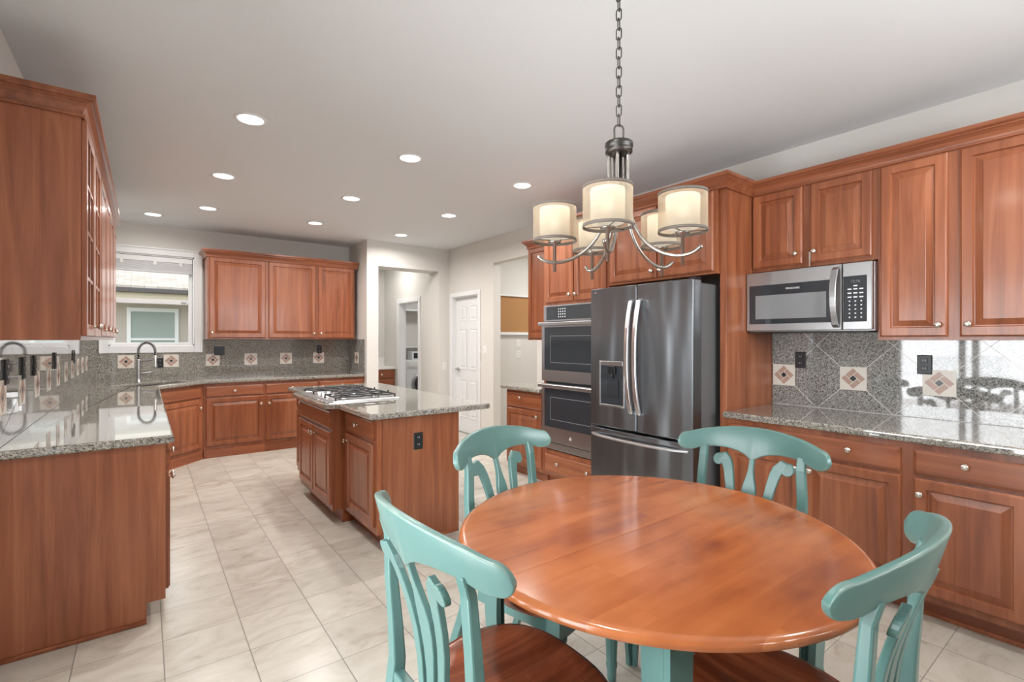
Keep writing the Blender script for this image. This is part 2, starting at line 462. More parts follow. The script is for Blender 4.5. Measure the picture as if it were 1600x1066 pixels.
    def build(s, name, mats, parent=None, bevel=0, seg=2, center=False, angle=40):
        me = bpy.data.meshes.new(name)
        off = Vector((0, 0, 0))
        vs = s.v
        if center:
            xs, ys, zs = zip(*s.v)
            off = Vector(((min(xs) + max(xs)) / 2, (min(ys) + max(ys)) / 2, min(zs)))
            vs = [(x - off.x, y - off.y, z - off.z) for x, y, z in s.v]
        me.from_pydata(vs, [], s.f)
        if not isinstance(mats, (list, tuple)): mats = [mats]
        for m in mats: me.materials.append(m)
        me.polygons.foreach_set('material_index', s.mi); me.polygons.foreach_set('use_smooth', s.sm)
        me.update()
        o = bpy.data.objects.new(name, me); COL.objects.link(o); o.location = off
        if parent: o.parent = parent
        if bevel:
            b = o.modifiers.new('edge', 'BEVEL'); b.width = bevel; b.segments = seg; b.limit_method = 'ANGLE'; b.angle_limit = R(angle)
            b.harden_normals = False
        return o


def tag(o, label=None, cat=None, group=None, kind=None):
    if label: o['label'] = label
    if cat: o['category'] = cat
    if group: o['group'] = group
    if kind: o['kind'] = kind
    return o


def thing(name, label, cat, loc=(0, 0, 0), rz=0, group=None):
    o = bpy.data.objects.new(name, None); COL.objects.link(o); o.empty_display_size = .1
    o.location = tuple(loc) + (0,) * (3 - len(loc)); o.rotation_euler = (0, 0, R(rz)); return tag(o, label, cat, group)


def struct(name, mb, mats, **k):
    o = mb.build(name, mats, center=True, **k); o['kind'] = 'structure'; return o


def copy_tree(o, parent=None):
    c = o.copy(); COL.objects.link(c)
    if parent: c.parent = parent
    for ch in list(o.children): copy_tree(ch, c)
    return c


def text(name, body, size, mat, parent, loc, rot, extrude=.0006, align='CENTER'):
    c = bpy.data.curves.new(name, 'FONT'); c.body = body; c.size = size; c.extrude = extrude; c.align_x = align; c.align_y = 'CENTER'
    c.materials.append(mat)
    t = bpy.data.objects.new(name + '_curve', c); COL.objects.link(t)
    me = bpy.data.meshes.new_from_object(t.evaluated_get(bpy.context.evaluated_depsgraph_get()))
    bpy.data.objects.remove(t); bpy.data.curves.remove(c)
    o = bpy.data.objects.new(name, me); COL.objects.link(o); o.parent = parent; o.location = loc; o.rotation_euler = rot; return o


# ------------------------------------------------------------------ the setting
CEIL = 2.78; CT = .914
XL = -.515; XR = 3.76; YB = 7.33; YH = 6.60
foot = [(-.66, -1.36), (5.75, -1.36), (5.75, 10.0), (2.46, 10.0), (2.46, 7.48), (-.66, 7.48)]
struct('floor', MB().prism(foot, -.12, 0), M['floor'])
struct('ceiling', MB().prism(foot, CEIL, CEIL + .12), M['ceil'])


def wall_y(mb, x0, x1, y0, y1, op=None, z1=CEIL):
    if not op: mb.box(x0, x1, y0, y1, 0, z1); return mb
    a, b, c, d = op
    mb.box(x0, a, y0, y1, 0, z1); mb.box(b, x1, y0, y1, 0, z1)
    if c > 0: mb.box(a, b, y0, y1, 0, c)
    mb.box(a, b, y0, y1, d, z1); return mb


mb = MB(); X0, X1 = XL - .14, XL                       # left wall with the glass door
for y0, y1, z0, z1 in ((-1.36, .42, 0, CEIL), (2.12, YB + .15, 0, CEIL), (.42, 2.12, 2.08, CEIL)): mb.box(X0, X1, y0, y1, z0, z1)
struct('wall_left', mb, M['wall'])
struct('wall_back', wall_y(MB(), XL, 2.46, YB, YB + .15, (-.335, .50, 1.315, 2.42)), M['wall'])
struct('wall_hall', wall_y(MB(), 2.46, XR + .12, YH, YH + .32, (2.625, 3.577, 0, 2.43)), M['wall'])
struct('wall_hall_left', MB().box(2.46, 2.625, YH + .32, 10.0, 0, CEIL), M['wall'])
mb = MB()
for y0, y1, z0, z1 in ((YH + .32, 7.36, 0, CEIL), (8.13, 8.8, 0, CEIL), (7.36, 8.13, 2.03, CEIL)): mb.box(3.62, 3.74, y0, y1, z0, z1)
struct('wall_hall_right', mb, M['wall'])
struct('wall_hall_end', MB().box(2.625, 3.74, 8.8, 8.92, 0, CEIL), M['wall'])
struct('wall_laundry', MB().box(3.62, 5.75, 9.62, 9.75, 0, CEIL), M['wall'])
struct('wall_laundry_left', MB().box(3.62, 3.74, 8.92, 9.62, 0, CEIL), M['wall'])
struct('wall_laundry_front', MB().box(3.88, 5.75, 6.9, 7.0, 0, CEIL), M['wall'])
struct('wall_east', MB().box(5.75, 5.88, -1.36, 10.0, 0, CEIL), M['wall'])
mb = MB()
for y0, y1, z0, z1 in ((-1.36, 4.485, 0, CEIL), (4.485, 5.40, 2.43, CEIL), (5.40, 5.77, 0, CEIL), (5.77, 6.48, 2.03, CEIL), (6.48, YH, 0, CEIL)):
    mb.box(XR, XR + .12, y0, y1, z0, z1)
struct('wall_right', mb, M['wall'])
struct('wall_nook', MB().box(XR + .12, 5.75, 5.75, 5.87, 0, CEIL), M['wall'])
struct('wall_nook_front', MB().box(XR + .12, 5.75, 3.3, 3.42, 0, CEIL), M['wall'])
struct('wall_rear', wall_y(MB(), XL, XR, -1.36, -1.24, (1.08, 3.22, 1.56, 2.40)), M['wall'])
struct('baseboard_hall', MB().box(3.577, XR, YH - .015, YH, 0, .09).box(2.46, 2.625, YH - .015, YH, 0, .09), M['white'], bevel=.004)
struct('baseboard_right', MB().box(XR - .015, XR, 5.40, 5.70, 0, .09).box(XR - .015, XR, 4.16, 4.485, 0, .09), M['white'], bevel=.004)
struct('baseboard_nook', MB().box(XR + .12, 5.7, 5.735, 5.75, 0, .09), M['white'], bevel=.004)


# sink window in the back wall
def casing(mb, x0, x1, z0, z1, y, w=.085, t=.022, bottom=True):
    mb.box(x0 - w, x0, y - t, y, z0 - (w if bottom else 0), z1 + w); mb.box(x1, x1 + w, y - t, y, z0 - (w if bottom else 0), z1 + w)
    mb.box(x0, x1, y - t, y, z1, z1 + w)
    if bottom: mb.box(x0, x1, y - t, y, z0 - w, z0)
    # raised back band
    mb.box(x0 - w - .002, x0 - w + .018, y - t - .01, y, z0 - (w if bottom else 0), z1 + w); mb.box(x1 + w - .018, x1 + w + .002, y - t - .01, y, z0 - (w if bottom else 0), z1 + w)
    mb.box(x0 - w, x1 + w, y - t - .01, y, z1 + w - .018, z1 + w + .002)


w1 = bpy.data.objects.new('window_1', None); COL.objects.link(w1); w1.location = (.08, YB, 1.315); w1['kind'] = 'structure'
def rel(mb, o):
    mb.v = [(x - o[0], y - o[1], z - o[2]) for x, y, z in mb.v]; return mb
L = w1.location
mb = MB(); casing(mb, -.335, .50, 1.315, 2.42, YB); rel(mb, L).build('window_casing', M['white'], w1, bevel=.004)
mb = MB()
for a, b in ((-.335, -.32), (.485, .50)): mb.box(a, b, YB, YB + .15, 1.315, 2.42)
mb.box(-.335, .5, YB, YB + .15, 2.405, 2.42).box(-.335, .5, YB, YB + .15, 1.315, 1.33)
rel(mb, L).build('window_jamb', M['white'], w1)
mb = MB(); yy = YB + .07
for a, b, c, d in ((-.32, -.28, 1.33, 2.405), (.445, .485, 1.33, 2.405), (-.28, .445, 1.33, 1.355), (-.28, .445, 2.36, 2.405), (-.28, .445, 1.83, 1.885)):
    mb.box(a, b, yy, yy + .05, c, d)
rel(mb, L).build('window_sash', M['white'], w1, bevel=.003)
rel(MB().box(.37, .42, yy - .02, yy, 1.85, 1.875), L).build('window_latch', M['steel'], w1, bevel=.004)
rel(MB().box(-.28, .445, yy + .022, yy + .028, 1.355, 1.83), L).build('window_pane', M['glass'], w1)
rel(MB().box(-.28, .445, yy + .022, yy + .028, 1.885, 2.36), L).build('window_pane', M['glass'], w1)

bl = thing('window_blind', 'raised white window blind bunched at the top of the sink window', 'blind', (.08, YB + .035, 2.2))
MB().box(-.40, .40, -.03, .03, .14, .20).build('headrail', M['white'], bl, bevel=.004)
mb = MB()
for k in range(9): mb.box(-.395, .395, -.024 + .002 * (k % 2), .024, .035 + k * .0115, .045 + k * .0115)
mb.build('slat_stack', M['blindm'], bl, bevel=.002)
MB().box(-.395, .395, -.026, .026, .012, .034).build('bottom_rail', M['blindm'], bl, bevel=.004)
for k in (-.30, .02, .28):
    MB().box(k - .014, k + .014, -.034, -.0305, .10, .145).build('bracket', M['whiteplate'], bl, bevel=.002)

# glass door on the left and window behind the camera
d2 = bpy.data.objects.new('door_2', None); COL.objects.link(d2); d2.location = (XL, 1.27, 0); d2['kind'] = 'structure'; L = d2.location
mb = MB(); xa, xb = XL - .12, XL - .03
for y0, y1, z0, z1 in ((.42, .48, 0, 2.08), (2.06, 2.12, 0, 2.08), (.48, 2.06, 2.0, 2.08), (.48, 2.06, 0, .07), (1.30, 1.36, .07, 2.0), (1.42, 1.48, .07, 2.0)):
    mb.box(xa, xb, y0, y1, z0, z1)
rel(mb, L).build('door_frame', M['white'], d2, bevel=.004)
rel(MB().box(XL - .10, XL - .095, .48, 1.30, .07, 2.0), L).build('door_pane', M['glass'], d2)
rel(MB().box(XL - .06, XL - .055, 1.48, 2.06, .07, 2.0), L).build('door_pane', M['glass'], d2)
w2 = bpy.data.objects.new('window_2', None); COL.objects.link(w2); w2.location = (2.15, -1.24, 1.56); w2['kind'] = 'structure'; L = w2.location
mb = MB()
for a, b, c, d in ((1.08, 1.14, 1.56, 2.40), (3.16, 3.22, 1.56, 2.40), (1.14, 3.16, 1.56, 1.62), (1.14, 3.16, 2.34, 2.40), (2.12, 2.18, 1.62, 2.34)): mb.box(a, b, -1.34, -1.26, c, d)
rel(mb, L).build('window_sash', M['white'], w2, bevel=.004)
for a, b in ((1.14, 2.12), (2.18, 3.16)): rel(MB().box(a, b, -1.305, -1.30, 1.62, 2.34), L).build('window_pane', M['glass'], w2)

# six panel door in the right wall (local frame: faces -y, then turned to face -x)
dr = bpy.data.objects.new('door_1', None); COL.objects.link(dr); dr.location = (XR, 6.48, 0); dr.rotation_euler = (0, 0, R(-90)); dr['kind'] = 'structure'
mb = MB(); mb.box(-.065, 0, -.02, 0, 0, 2.095).box(.71, .775, -.02, 0, 0, 2.095).box(0, .71, -.02, 0, 2.03, 2.095)
mb.build('door_casing', M['white'], dr, bevel=.006)
mb = MB(); mb.box(0, .012, 0, .12, 0, 2.03).box(.698, .71, 0, .12, 0, 2.03).box(.012, .698, 0, .12, 2.018, 2.03); mb.build('door_jamb', M['white'], dr)
mb = MB(); y = .055; mb.box(.014, .696, y, y + .035, .008, 2.016)
for xa, xb in ((.114, .315), (.395, .596)):
    for za, zb in ((.23, .80), (.95, 1.56), (1.67, 1.90)):
        mb.rings(xa, xb, za, zb, y, [(0, .004), (.014, .004), (.026, -.007 + .004), (.045, .004), (.05, .005)], back=False)
mb.build('door_leaf', M['white'], dr)
mb = MB(); mb.lathe((.075, y, .945), (0, -1, 0), [(.028, 0), (.028, .008), (.012, .012), (.012, .045), (.016, .05)]); mb.bar([(.075, y - .05, .945), (.19, y - .055, .945)], .018, .02)
mb.build('door_handle', M['steel'], dr, bevel=.003)

# laundry door casing in the hall
d3 = bpy.data.objects.new('door_3', None); COL.objects.link(d3); d3.location = (3.62, 8.13, 0); d3.rotation_euler = (0, 0, R(-90)); d3['kind'] = 'structure'
mb = MB(); mb.box(-.075, 0, -.02, 0, 0, 2.105).box(.77, .845, -.02, 0, 0, 2.105).box(0, .77, -.02, 0, 2.03, 2.105); mb.build('door_casing', M['white'], d3, bevel=.006)
mb = MB(); mb.box(0, .014, 0, .12, 0, 2.03).box(.756, .77, 0, .12, 0, 2.03).box(.014, .756, 0, .12, 2.016, 2.03); mb.build('door_jamb', M['white'], d3)


# ------------------------------------------------------------------ cabinets
DOOR = [(0, 0), (0, .013), (.004, .0145), (.009, .020), (.050, .020), (.053, .014), (.055, .0085), (.060, .0085), (.090, .0185), (.0915, .0200)]
DRAW = [(0, 0), (0, .013), (.006, .0165), (.013, .020), (.018, .020)]
SMALL = [(0, 0), (0, .013), (.004, .0145), (.008, .020), (.041, .020), (.044, .014), (.046, .0085), (.051, .0085), (.074, .0185), (.0755, .0200)]


def knob(parent, x, z, y=-.020):
    MB().lathe((x, y, z), (0, -1, 0), [(.009, 0), (.0065, .003), (.0055, .012), (.010, .016), (.0155, .020), (.0165, .0245), (.013, .029), (.005, .031)], 14).build('knob', M['nickel'], parent)


def front(root, kind, x0, x1, z0, z1, knobs=(), prof=None, y=0):
    if kind == 'drawer':
        o = MB().rings(x0, x1, z0, z1, y, prof or DRAW).build('drawer', M['wood_h'], root)
    elif kind == 'glass':
        mb = MB(); t = .02; s = .055
        mb.box(x0, x0 + s, y - t, y, z0, z1).box(x1 - s, x1, y - t, y, z0, z1).box(x0 + s, x1 - s, y - t, y, z0, z0 + s).box(x0 + s, x1 - s, y - t, y, z1 - s, z1)
        xm = (x0 + x1) / 2; mb.box(xm - .009, xm + .009, y - t + .002, y - .003, z0 + s, z1 - s)
        for k in range(1, 4):
            zz = z0 + s + (z1 - z0 - 2 * s) * k / 4; mb.box(x0 + s, x1 - s, y - t + .003, y - .004, zz - .009, zz + .009)
        o = mb.build('glass_door', M['wood_v'], root, bevel=.002)
        MB().box(x0 + s, x1 - s, y - .010, y - .007, z0 + s, z1 - s).build('pane', M['glass'], o)
    else:
        o = MB().rings(x0, x1, z0, z1, y, prof or (DOOR if min(x1 - x0, z1 - z0) > .25 else SMALL)).build('door', M['wood_v'], root)
    for kx, kz in knobs: knob(o, kx, kz, y - .020)
    return o


def base_cab(name, label, loc, rz, w, depth, fronts, toe=.075, group=None, z1=.874, shoe=True, name_cat='cabinet'):
    r = thing(name, label, name_cat, loc, rz, group)
    mb = MB(); mb.box(0, w, 0, depth, .10, z1); mb.build('body', M['wood_v'], r)
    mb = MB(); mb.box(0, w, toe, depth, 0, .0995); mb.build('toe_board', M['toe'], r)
    for fr in fronts: front(r, *fr)
    return r


def wall_cab(name, label, loc, rz, w, depth, z0, z1, fronts, group=None, open_front=False):
    r = thing(name, label, 'cabinet', (loc[0], loc[1], z0), rz, group)
    h = z1 - z0; mb = MB()
    if open_front:
        mb.box(0, .02, 0, depth, 0, h).box(w - .02, w, 0, depth, 0, h).box(.02, w - .02, depth - .012, depth, 0, h).box(.02, w - .02, 0, depth - .012, 0, .03).box(.02, w - .02, 0, depth - .012, h - .04, h)
        mb.box(w / 2 - .02, w / 2 + .02, 0, .02, .03, h - .04)
        for k in (1, 2): mb.box(.02, w - .02, .03, depth - .012, h * k / 3 - .01, h * k / 3 + .01)
    else: mb.box(0, w, 0, depth, 0, h)
    mb.build('body', M['wood_v'], r)
    for kind, xa, xb, za, zb, kn in fronts: front(r, kind, xa, xb, za - z0, zb - z0, [(a, b - z0) for a, b in kn])
    return r


def sweep(mb, path, prof, mi=0):
    """path: xy polyline, profile offsets to the right-hand side of travel: [(out, z)]"""
    P = [Vector((x, y)) for x, y in path]; n = len(prof); v = []; f = []
    nr = []
    for i in range(len(P) - 1):
        d = (P[i + 1] - P[i]).normalized(); nr.append(Vector((d.y, -d.x)))
    for i, p in enumerate(P):
        if i == 0: m = nr[0]
        elif i == len(P) - 1: m = nr[-1]
        else:
            b = (nr[i - 1] + nr[i]).normalized(); m = b / max(.2, b.dot(nr[i]))
        for o, z in prof: q = p + m * o; v.append((q.x, q.y, z))
    for i in range(len(P) - 1):
        for k in range(n):
            q = (k + 1) % n; f.append((i * n + k, (i + 1) * n + k, (i + 1) * n + q, i * n + q))
    f.append(tuple(range(n))); f.append(tuple(range((len(P) - 1) * n, len(P) * n))[::-1])
    return mb.add(v, f, mi)


CROWN = [(0, 2.398), (.013, 2.398), (.016, 2.402), (.016, 2.409), (.008, 2.413), (.010, 2.424), (.020, 2.442), (.036, 2.456), (.041, 2.457), (.041, 2.464), (.050, 2.468), (.056, 2.474), (.056, 2.492), (0, 2.492)]
UT = 2.42
# --- left upper run (faces +x)
XF = -.232
dep = XF - XL - .002
def dbl(w, z0, z1, kind='door', kz=None, m=.022, g=.03):
    c = w / 2; kz = kz if kz is not None else z0 + .05
    return [(kind, m, c - g / 2, z0, z1, [(c - g / 2 - .028, kz)]), (kind, c + g / 2, w - m, z0, z1, [(c + g / 2 + .028, kz)])]
wall_cab('upper_cabinet', 'cherry wall cabinet with glass muntin doors, end panel nearest the camera', (XF, 2.95), 90, .95, dep, 1.385, UT, dbl(.95, 1.405, 2.395, 'glass'), 'upper cabinets along the left wall', True)
wall_cab('upper_cabinet', 'cherry wall cabinet in the middle of the left wall run', (XF, 3.90), 90, .97, dep, 1.385, UT, dbl(.97, 1.405, 2.395), 'upper cabinets along the left wall')
wall_cab('upper_cabinet', 'cherry wall cabinet on the left wall closest to the sink window', (XF, 4.87), 90, .98, dep, 1.385, UT, dbl(.98, 1.405, 2.395), 'upper cabinets along the left wall')
tag(sweep(MB(), [(XL + .002, 5.8505), (XF + .0005, 5.8505), (XF + .0005, 2.9495), (XL + .002, 2.9495)][::-1], CROWN).build('crown_molding', M['wood_d'], center=True), 'cherry crown molding on the cabinets of the left wall', 'molding')
# --- left base run
XB = .083
bd = XB - XL - .002
def bfr(w, n=2, dr=1, m=.022):
    out = []
    c = w / 2; g = .016
    if dr == 1: out.append(('drawer', m, w - m, .717, .838, [(c, .778)]))
    else: out += [('drawer', m, c - g, .717, .838, [(c / 2, .778)]), ('drawer', c + g, w - m, .717, .838, [(w - c / 2, .778)])]
    if n == 2: out += [('door', m, c - g / 2, .135, .700, [(c - g / 2 - .028, .64)]), ('door', c + g / 2, w - m, .135, .700, [(c + g / 2 + .028, .64)])]
    elif n == 1: out += [('door', m, w - m, .135, .700, [(m + .03, .64)])]
    else: out += [('door', m, w - m, .135, .700, [(w - m - .03, .64)])]
    return out
r = base_cab('base_cabinet', 'cherry base cabinet at the near end of the left counter', (XB, 2.98), 90, .62, bd, bfr(.62, 2), group='base cabinets along the left wall')
mb = MB(); ol = [(0, .10), (0, .873), (bd, .873), (bd, 0), (.075, 0), (.075, .10)]; n_ = len(ol)
mb.add([(-.008, y, z) for y, z in ol] + [(-.0005, y, z) for y, z in ol], [tuple(range(n_)), tuple(range(n_, 2 * n_))[::-1]] + [(i, n_ + i, n_ + (i + 1) % n_, (i + 1) % n_) for i in range(n_)])
mb.build('end_panel', M['wood_v'], r); MB().box(-.020, -.0085, .075, bd, 0, .020).build('shoe_molding', M['toe'], r, bevel=.004)
base_cab('base_cabinet', 'cherry base cabinet second from the near end of the left counter', (XB, 3.60), 90, .86, bd, bfr(.86, 2), group='base cabinets along the left wall')
base_cab('base_cabinet', 'cherry base cabinet third from the near end of the left counter', (XB, 4.46), 90, .86, bd, bfr(.86, 2), group='base cabinets along the left wall')
base_cab('base_cabinet', 'cherry base cabinet on the left wall beside the angled sink cabinet', (XB, 5.32), 90, .88, bd, bfr(.88, 2), group='base cabinets along the left wall')
# --- angled sink cabinet
ang = math.degrees(math.atan2(.497, .462)); wd = math.hypot(.497, .462)
rs = thing('sink_cabinet', 'angled cherry sink cabinet in the corner under the faucet', 'cabinet', (XB, 6.203, 0), ang)
mb = MB()
a_ = R(-ang)
def loc2(px, py):
    dx, dy = px - XB, py - 6.203; return (dx * math.cos(a_) - dy * math.sin(a_), dx * math.sin(a_) + dy * math.cos(a_))
foot_pts = [loc2(*p) for p in ((XB, 6.203), (.545, 6.70), (.545, YB - .02), (XL + .01, YB - .02), (XL + .01, 6.203))]
mb.prism(foot_pts, .10, .60); mb.box(0, wd, 0, .02, .60, .874); mb.build('body', M['wood_v'], rs)
mb = MB().box(0.01, wd - .022, -.012, .02, 0, .10); mb.build('toe_board', M['toe'], rs)
front(rs, 'drawer', .05, wd - .05, .717, .838); front(rs, 'door', .05, wd - .05, .135, .700, [(wd - .085, .60)])
# --- back base run (faces -y)
ybf = 6.70
base_cab('base_cabinet', 'cherry base cabinet right of the angled sink cabinet on back wall', (.547, ybf, 0), 0, .645, YB - .022 - ybf, [('drawer', .022, .630, .717, .838, [(.318, .778)]), ('door', .022, .630, .135, .700, [(.60, .60)])], toe=-.02, group='base cabinets along the back wall')
base_cab('base_cabinet', 'cherry base cabinet on back wall seen just left of the island', (1.192, ybf, 0), 0, .65, YB - .022 - ybf, [('drawer', .012, .632, .717, .838, [(.32, .778)]), ('door', .012, .632, .135, .700, [(.05, .60)])], toe=-.02, group='base cabinets along the back wall')
base_cab('base_cabinet', 'cherry base cabinet on back wall mostly hidden behind the cooktop', (1.842, ybf, 0), 0, .615, YB - .022 - ybf, [('drawer', .012, .59, .717, .838, [(.30, .778)]), ('door', .012, .59, .135, .700, [(.05, .60)])], toe=-.02, group='base cabinets along the back wall')
# --- back uppers
yuf = 6.92
wall_cab('upper_cabinet', 'single-door cherry wall cabinet right of the sink window', (.602, yuf), 0, .658, YB - .002 - yuf, 1.395, UT, [('door', .022, .64, 1.412, 2.395, [(.05, 1.475)])], 'upper cabinets on the back wall')
wall_cab('upper_cabinet', 'two-door cherry wall cabinet on the back wall beside the hall pier', (1.260, yuf), 0, 1.14, YB - .002 - yuf, 1.395, UT, [('door', .018, .605, 1.412, 2.395, [(.575, 1.475)]), ('door', .639, 1.123, 1.412, 2.395, [(.67, 1.475)])], 'upper cabinets on the back wall')
tag(sweep(MB(), [(.6015, YB - .002), (.6015, yuf - .0005), (2.44, yuf - .0005)], CROWN).build('crown_molding', M['wood_h'], center=True), 'cherry crown molding on the cabinets of the back wall', 'molding')

# --- right run: base cabinets facing -x
XFR = 3.075; rd = XR - XFR - .002
base_cab('base_cabinet', 'wide cherry base cabinet with two doors right of the refrigerator panel', (XFR, 1.733, 0), -90, .978, rd,
         [('drawer', .03, .949, .717, .840, [(.253, .79), (.724, .79)]), ('door', .03, .484, .135, .700, [(.453, .635)]), ('door', .494, .949, .135, .700, [(.533, .635)])], group='base cabinets along the right wall')
base_cab('base_cabinet', 'cherry base cabinet at the right edge with a single door', (XFR, .755, 0), -90, .56, rd,
         [('drawer', .023, .425, .717, .840, [(.218, .793)]), ('door', .023, .425, .135, .700, [(.05, .625)])], group='base cabinets along the right wall')
rt = tag(MB().box(XFR + .068, XFR + .0745, .195, 1.733, 0, .022).build('shoe_molding', M['toe'], center=True, bevel=.003), 'dark shoe molding along the floor below the right base cabinets', 'molding')
XU = 3.452; ud = XR - XU - .002
wall_cab('upper_cabinet', 'short two-door cherry wall cabinet above the microwave', (XU, 1.733), -90, .742, ud, 1.862, UT, [('door', .008, .334, 1.885, 2.395, [(.296, 1.955)]), ('door', .381, .717, 1.885, 2.395, [(.408, 1.955)])], 'upper cabinets on the right wall')
uc = wall_cab('upper_cabinet', 'tall two-door cherry wall cabinet right of the microwave', (XU, .991), -90, .80, ud, 1.385, UT, [('door', .013, .314, 1.403, 2.395, [(.278, 1.468)]), ('door', .363, .69, 1.403, 2.395, [(.398, 1.468)])], 'upper cabinets on the right wall')

# --- oven tower, refrigerator surround
XT = 3.075; td = XR - XT - .002
ot = thing('oven_cabinet', 'tall cherry cabinet housing the double wall oven', 'cabinet', (XT, 3.56, 0), -90)
mb = MB(); w = .82
mb.box(0, w, 0, td, 1.715, UT).box(0, w, 0, td, .10, .345).box(0, .03, 0, td, .345, 1.715).box(w - .03, w, 0, td, .345, 1.715).box(.03, w - .03, td - .02, td, .345, 1.715)
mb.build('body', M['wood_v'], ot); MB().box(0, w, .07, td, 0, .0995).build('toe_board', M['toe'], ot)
front(ot, 'door', .03, .407, 1.735, 2.395, [(.378, 1.795)]); front(ot, 'door', .425, .80, 1.735, 2.395, [(.455, 1.795)])
front(ot, 'drawer', .03, .80, .13, .305, [(.22, .235), (.60, .235)])
fc = wall_cab('upper_cabinet', 'two-door cherry cabinet above the refrigerator', (XT, 2.737), -90, .955, td, 1.835, UT, [('door', .02, .475, 1.852, 2.395, [(.445, 1.905)]), ('door', .49, .935, 1.852, 2.395, [(.52, 1.905)])])
tag(MB().box(XT + .03, XR - .002, 1.735, 1.780, 0, UT).build('side_panel', M['wood_v'], center=True, bevel=.002), 'tall cherry side panel between the refrigerator and the right counter', 'panel')
# --- desk nook cabinets
base_cab('desk_cabinet', 'small cherry base cabinet left of the double oven', (XT, 4.165, 0), -90, .60, td, [('drawer', .015, .575, .700, .845, [(.27, .80)]), ('door', .015, .575, .135, .683, [(.53, .635)])], toe=.05)
wall_cab('upper_cabinet', 'cherry wall cabinet left of the oven tower over the small desk counter', (3.432, 4.245), -90, .68, XR - 3.434, 1.385, UT, [('door', .018, .47, 1.405, 2.395, [])])
cr = [(XR - .002, 4.2455), (3.4315, 4.2455), (3.4315, 3.5635), (XT - .0005, 3.5635), (XT - .0005, 1.7338), (XU - .0005, 1.7338), (XU - .0005, .19)]
tag(sweep(MB(), cr, CROWN).build('crown_molding', M['wood_d'], center=True), 'cherry crown molding stepping along the cabinets of the right wall', 'molding')


# ------------------------------------------------------------------ counters and backsplashes
def counter(name, label, outer, hole=None, z0=.874, z1=CT):
    bm = bmesh.new()
    def loop(pts):
        vs = [bm.verts.new((x, y, z1)) for x, y in pts]; return [bm.edges.new((vs[i], vs[(i + 1) % len(vs)])) for i in range(len(vs))]
    ed = loop(outer)
    if hole: ed += loop(hole)
    bmesh.ops.triangle_fill(bm, edges=ed, use_beauty=True)
    for f in bm.faces:
        if f.normal.z < 0: f.normal_flip()
    r = bmesh.ops.extrude_face_region(bm, geom=list(bm.faces))
    nv = [g for g in r['geom'] if isinstance(g, bmesh.types.BMVert)]
    for v in nv: v.co.z = z0
    bmesh.ops.recalc_face_normals(bm, faces=bm.faces)
    cx = sum(p[0] for p in outer) / len(outer); cy = sum(p[1] for p in outer) / len(outer)
    for v in bm.verts: v.co -= Vector((cx, cy, z0))
    me = bpy.data.meshes.new(name); bm.to_mesh(me); bm.free(); me.materials.append(M['granite'])
    o = bpy.data.objects.new(name, me); COL.objects.link(o); o.location = (cx, cy, z0)
    b = o.modifiers.new('edge', 'BEVEL'); b.width = .013; b.segments = 3; b.limit_method = 'ANGLE'; b.angle_limit = R(50)
    for p in me.polygons: p.use_smooth = False
    return tag(o, label, 'countertop')


SC = Vector((.055, 6.555)); ax = Vector((math.cos(R(ang)), math.sin(R(ang)))); ay = Vector((-ax.y, ax.x))
def sink_loop(hx, hy, n=40, e=4):
    out = []
    for k in range(n):
        t = 2 * math.pi * k / n; c, s_ = math.cos(t), math.sin(t)
        p = SC + ax * hx * math.copysign(abs(c) ** (2 / e), c) + ay * hy * math.copysign(abs(s_) ** (2 / e), s_); out.append((p.x, p.y))
    return out
counter('countertop', 'long L-shaped speckled granite countertop along left and back walls', [(XL + .002, 2.935), (.118, 2.935), (.118, 6.165), (.57, 6.655), (2.455, 6.655), (2.455, YB - .002), (XL + .002, YB - .002)], sink_loop(.36, .19))
counter('countertop', 'granite countertop on the right wall under the microwave', [(3.045, .19), (XR - .012, .19), (XR - .012, 1.732), (3.045, 1.732)])
counter('countertop', 'short granite countertop between the double oven and nook opening', [(3.005, 3.563), (XR - .002, 3.563), (XR - .002, 4.195), (3.005, 4.195)])
ic = [(1.135, 2.985), (2.02, 2.985), (2.055, 2.998), (2.072, 3.03), (2.072, 5.22), (1.135, 5.22), (1.135, 4.70), (1.05, 4.64), (1.05, 3.70), (1.135, 3.635)]
counter('countertop', 'granite island countertop with the gas cooktop set in it', ic)

sk = thing('sink', 'dark undermount sink in the corner of the granite counter', 'sink', (0, 0, .66))
mb = MB(); lo = sink_loop(.352, .182); li = sink_loop(.335, .165); n = len(lo)
v = [(x, y, .2135) for x, y in lo] + [(x, y, .2135) for x, y in li] + [(x, y, .012) for x, y in li] + [(x, y, 0) for x, y in lo]
f = []
for k in range(n):
    q = (k + 1) % n; f += [(k, q, n + q, n + k), (n + k, n + q, 2 * n + q, 2 * n + k), (3 * n + k, 3 * n + q, q, k)]
f += [tuple(range(2 * n, 3 * n)), tuple(range(3 * n, 4 * n))[::-1]]
mb.add(v, f); mb.build('basin', M['sinkm'], sk)
MB().lathe((SC.x, SC.y, .012), (0, 0, 1), [(.045, 0), (.045, .004), (.03, .005), (.025, .002)], 20).build('drain', M['steel'], sk)

fa = thing('kitchen_faucet', 'tall pull-down spring faucet behind the corner sink', 'faucet', (-.055, 6.79, CT), 0)
dx = Vector((.735, -.678, 0))
MB().lathe((0, 0, 0), (0, 0, 1), [(.030, 0), (.030, .006), (.024, .012), (.022, .06), (.020, .25), (.018, .262)], 20).build('body', M['steel'], fa)
arc = [Vector((0, 0, .26)), Vector((0, 0, .33))] + [dx * (.10 - .10 * math.cos(t)) + Vector((0, 0, .345 + .10 * math.sin(t))) for t in [math.pi * k / 14 for k in range(15)]] + [dx * .2 + Vector((0, 0, .30))]
MB().tube(arc, .009, 10).build('hose', M['black'], fa)
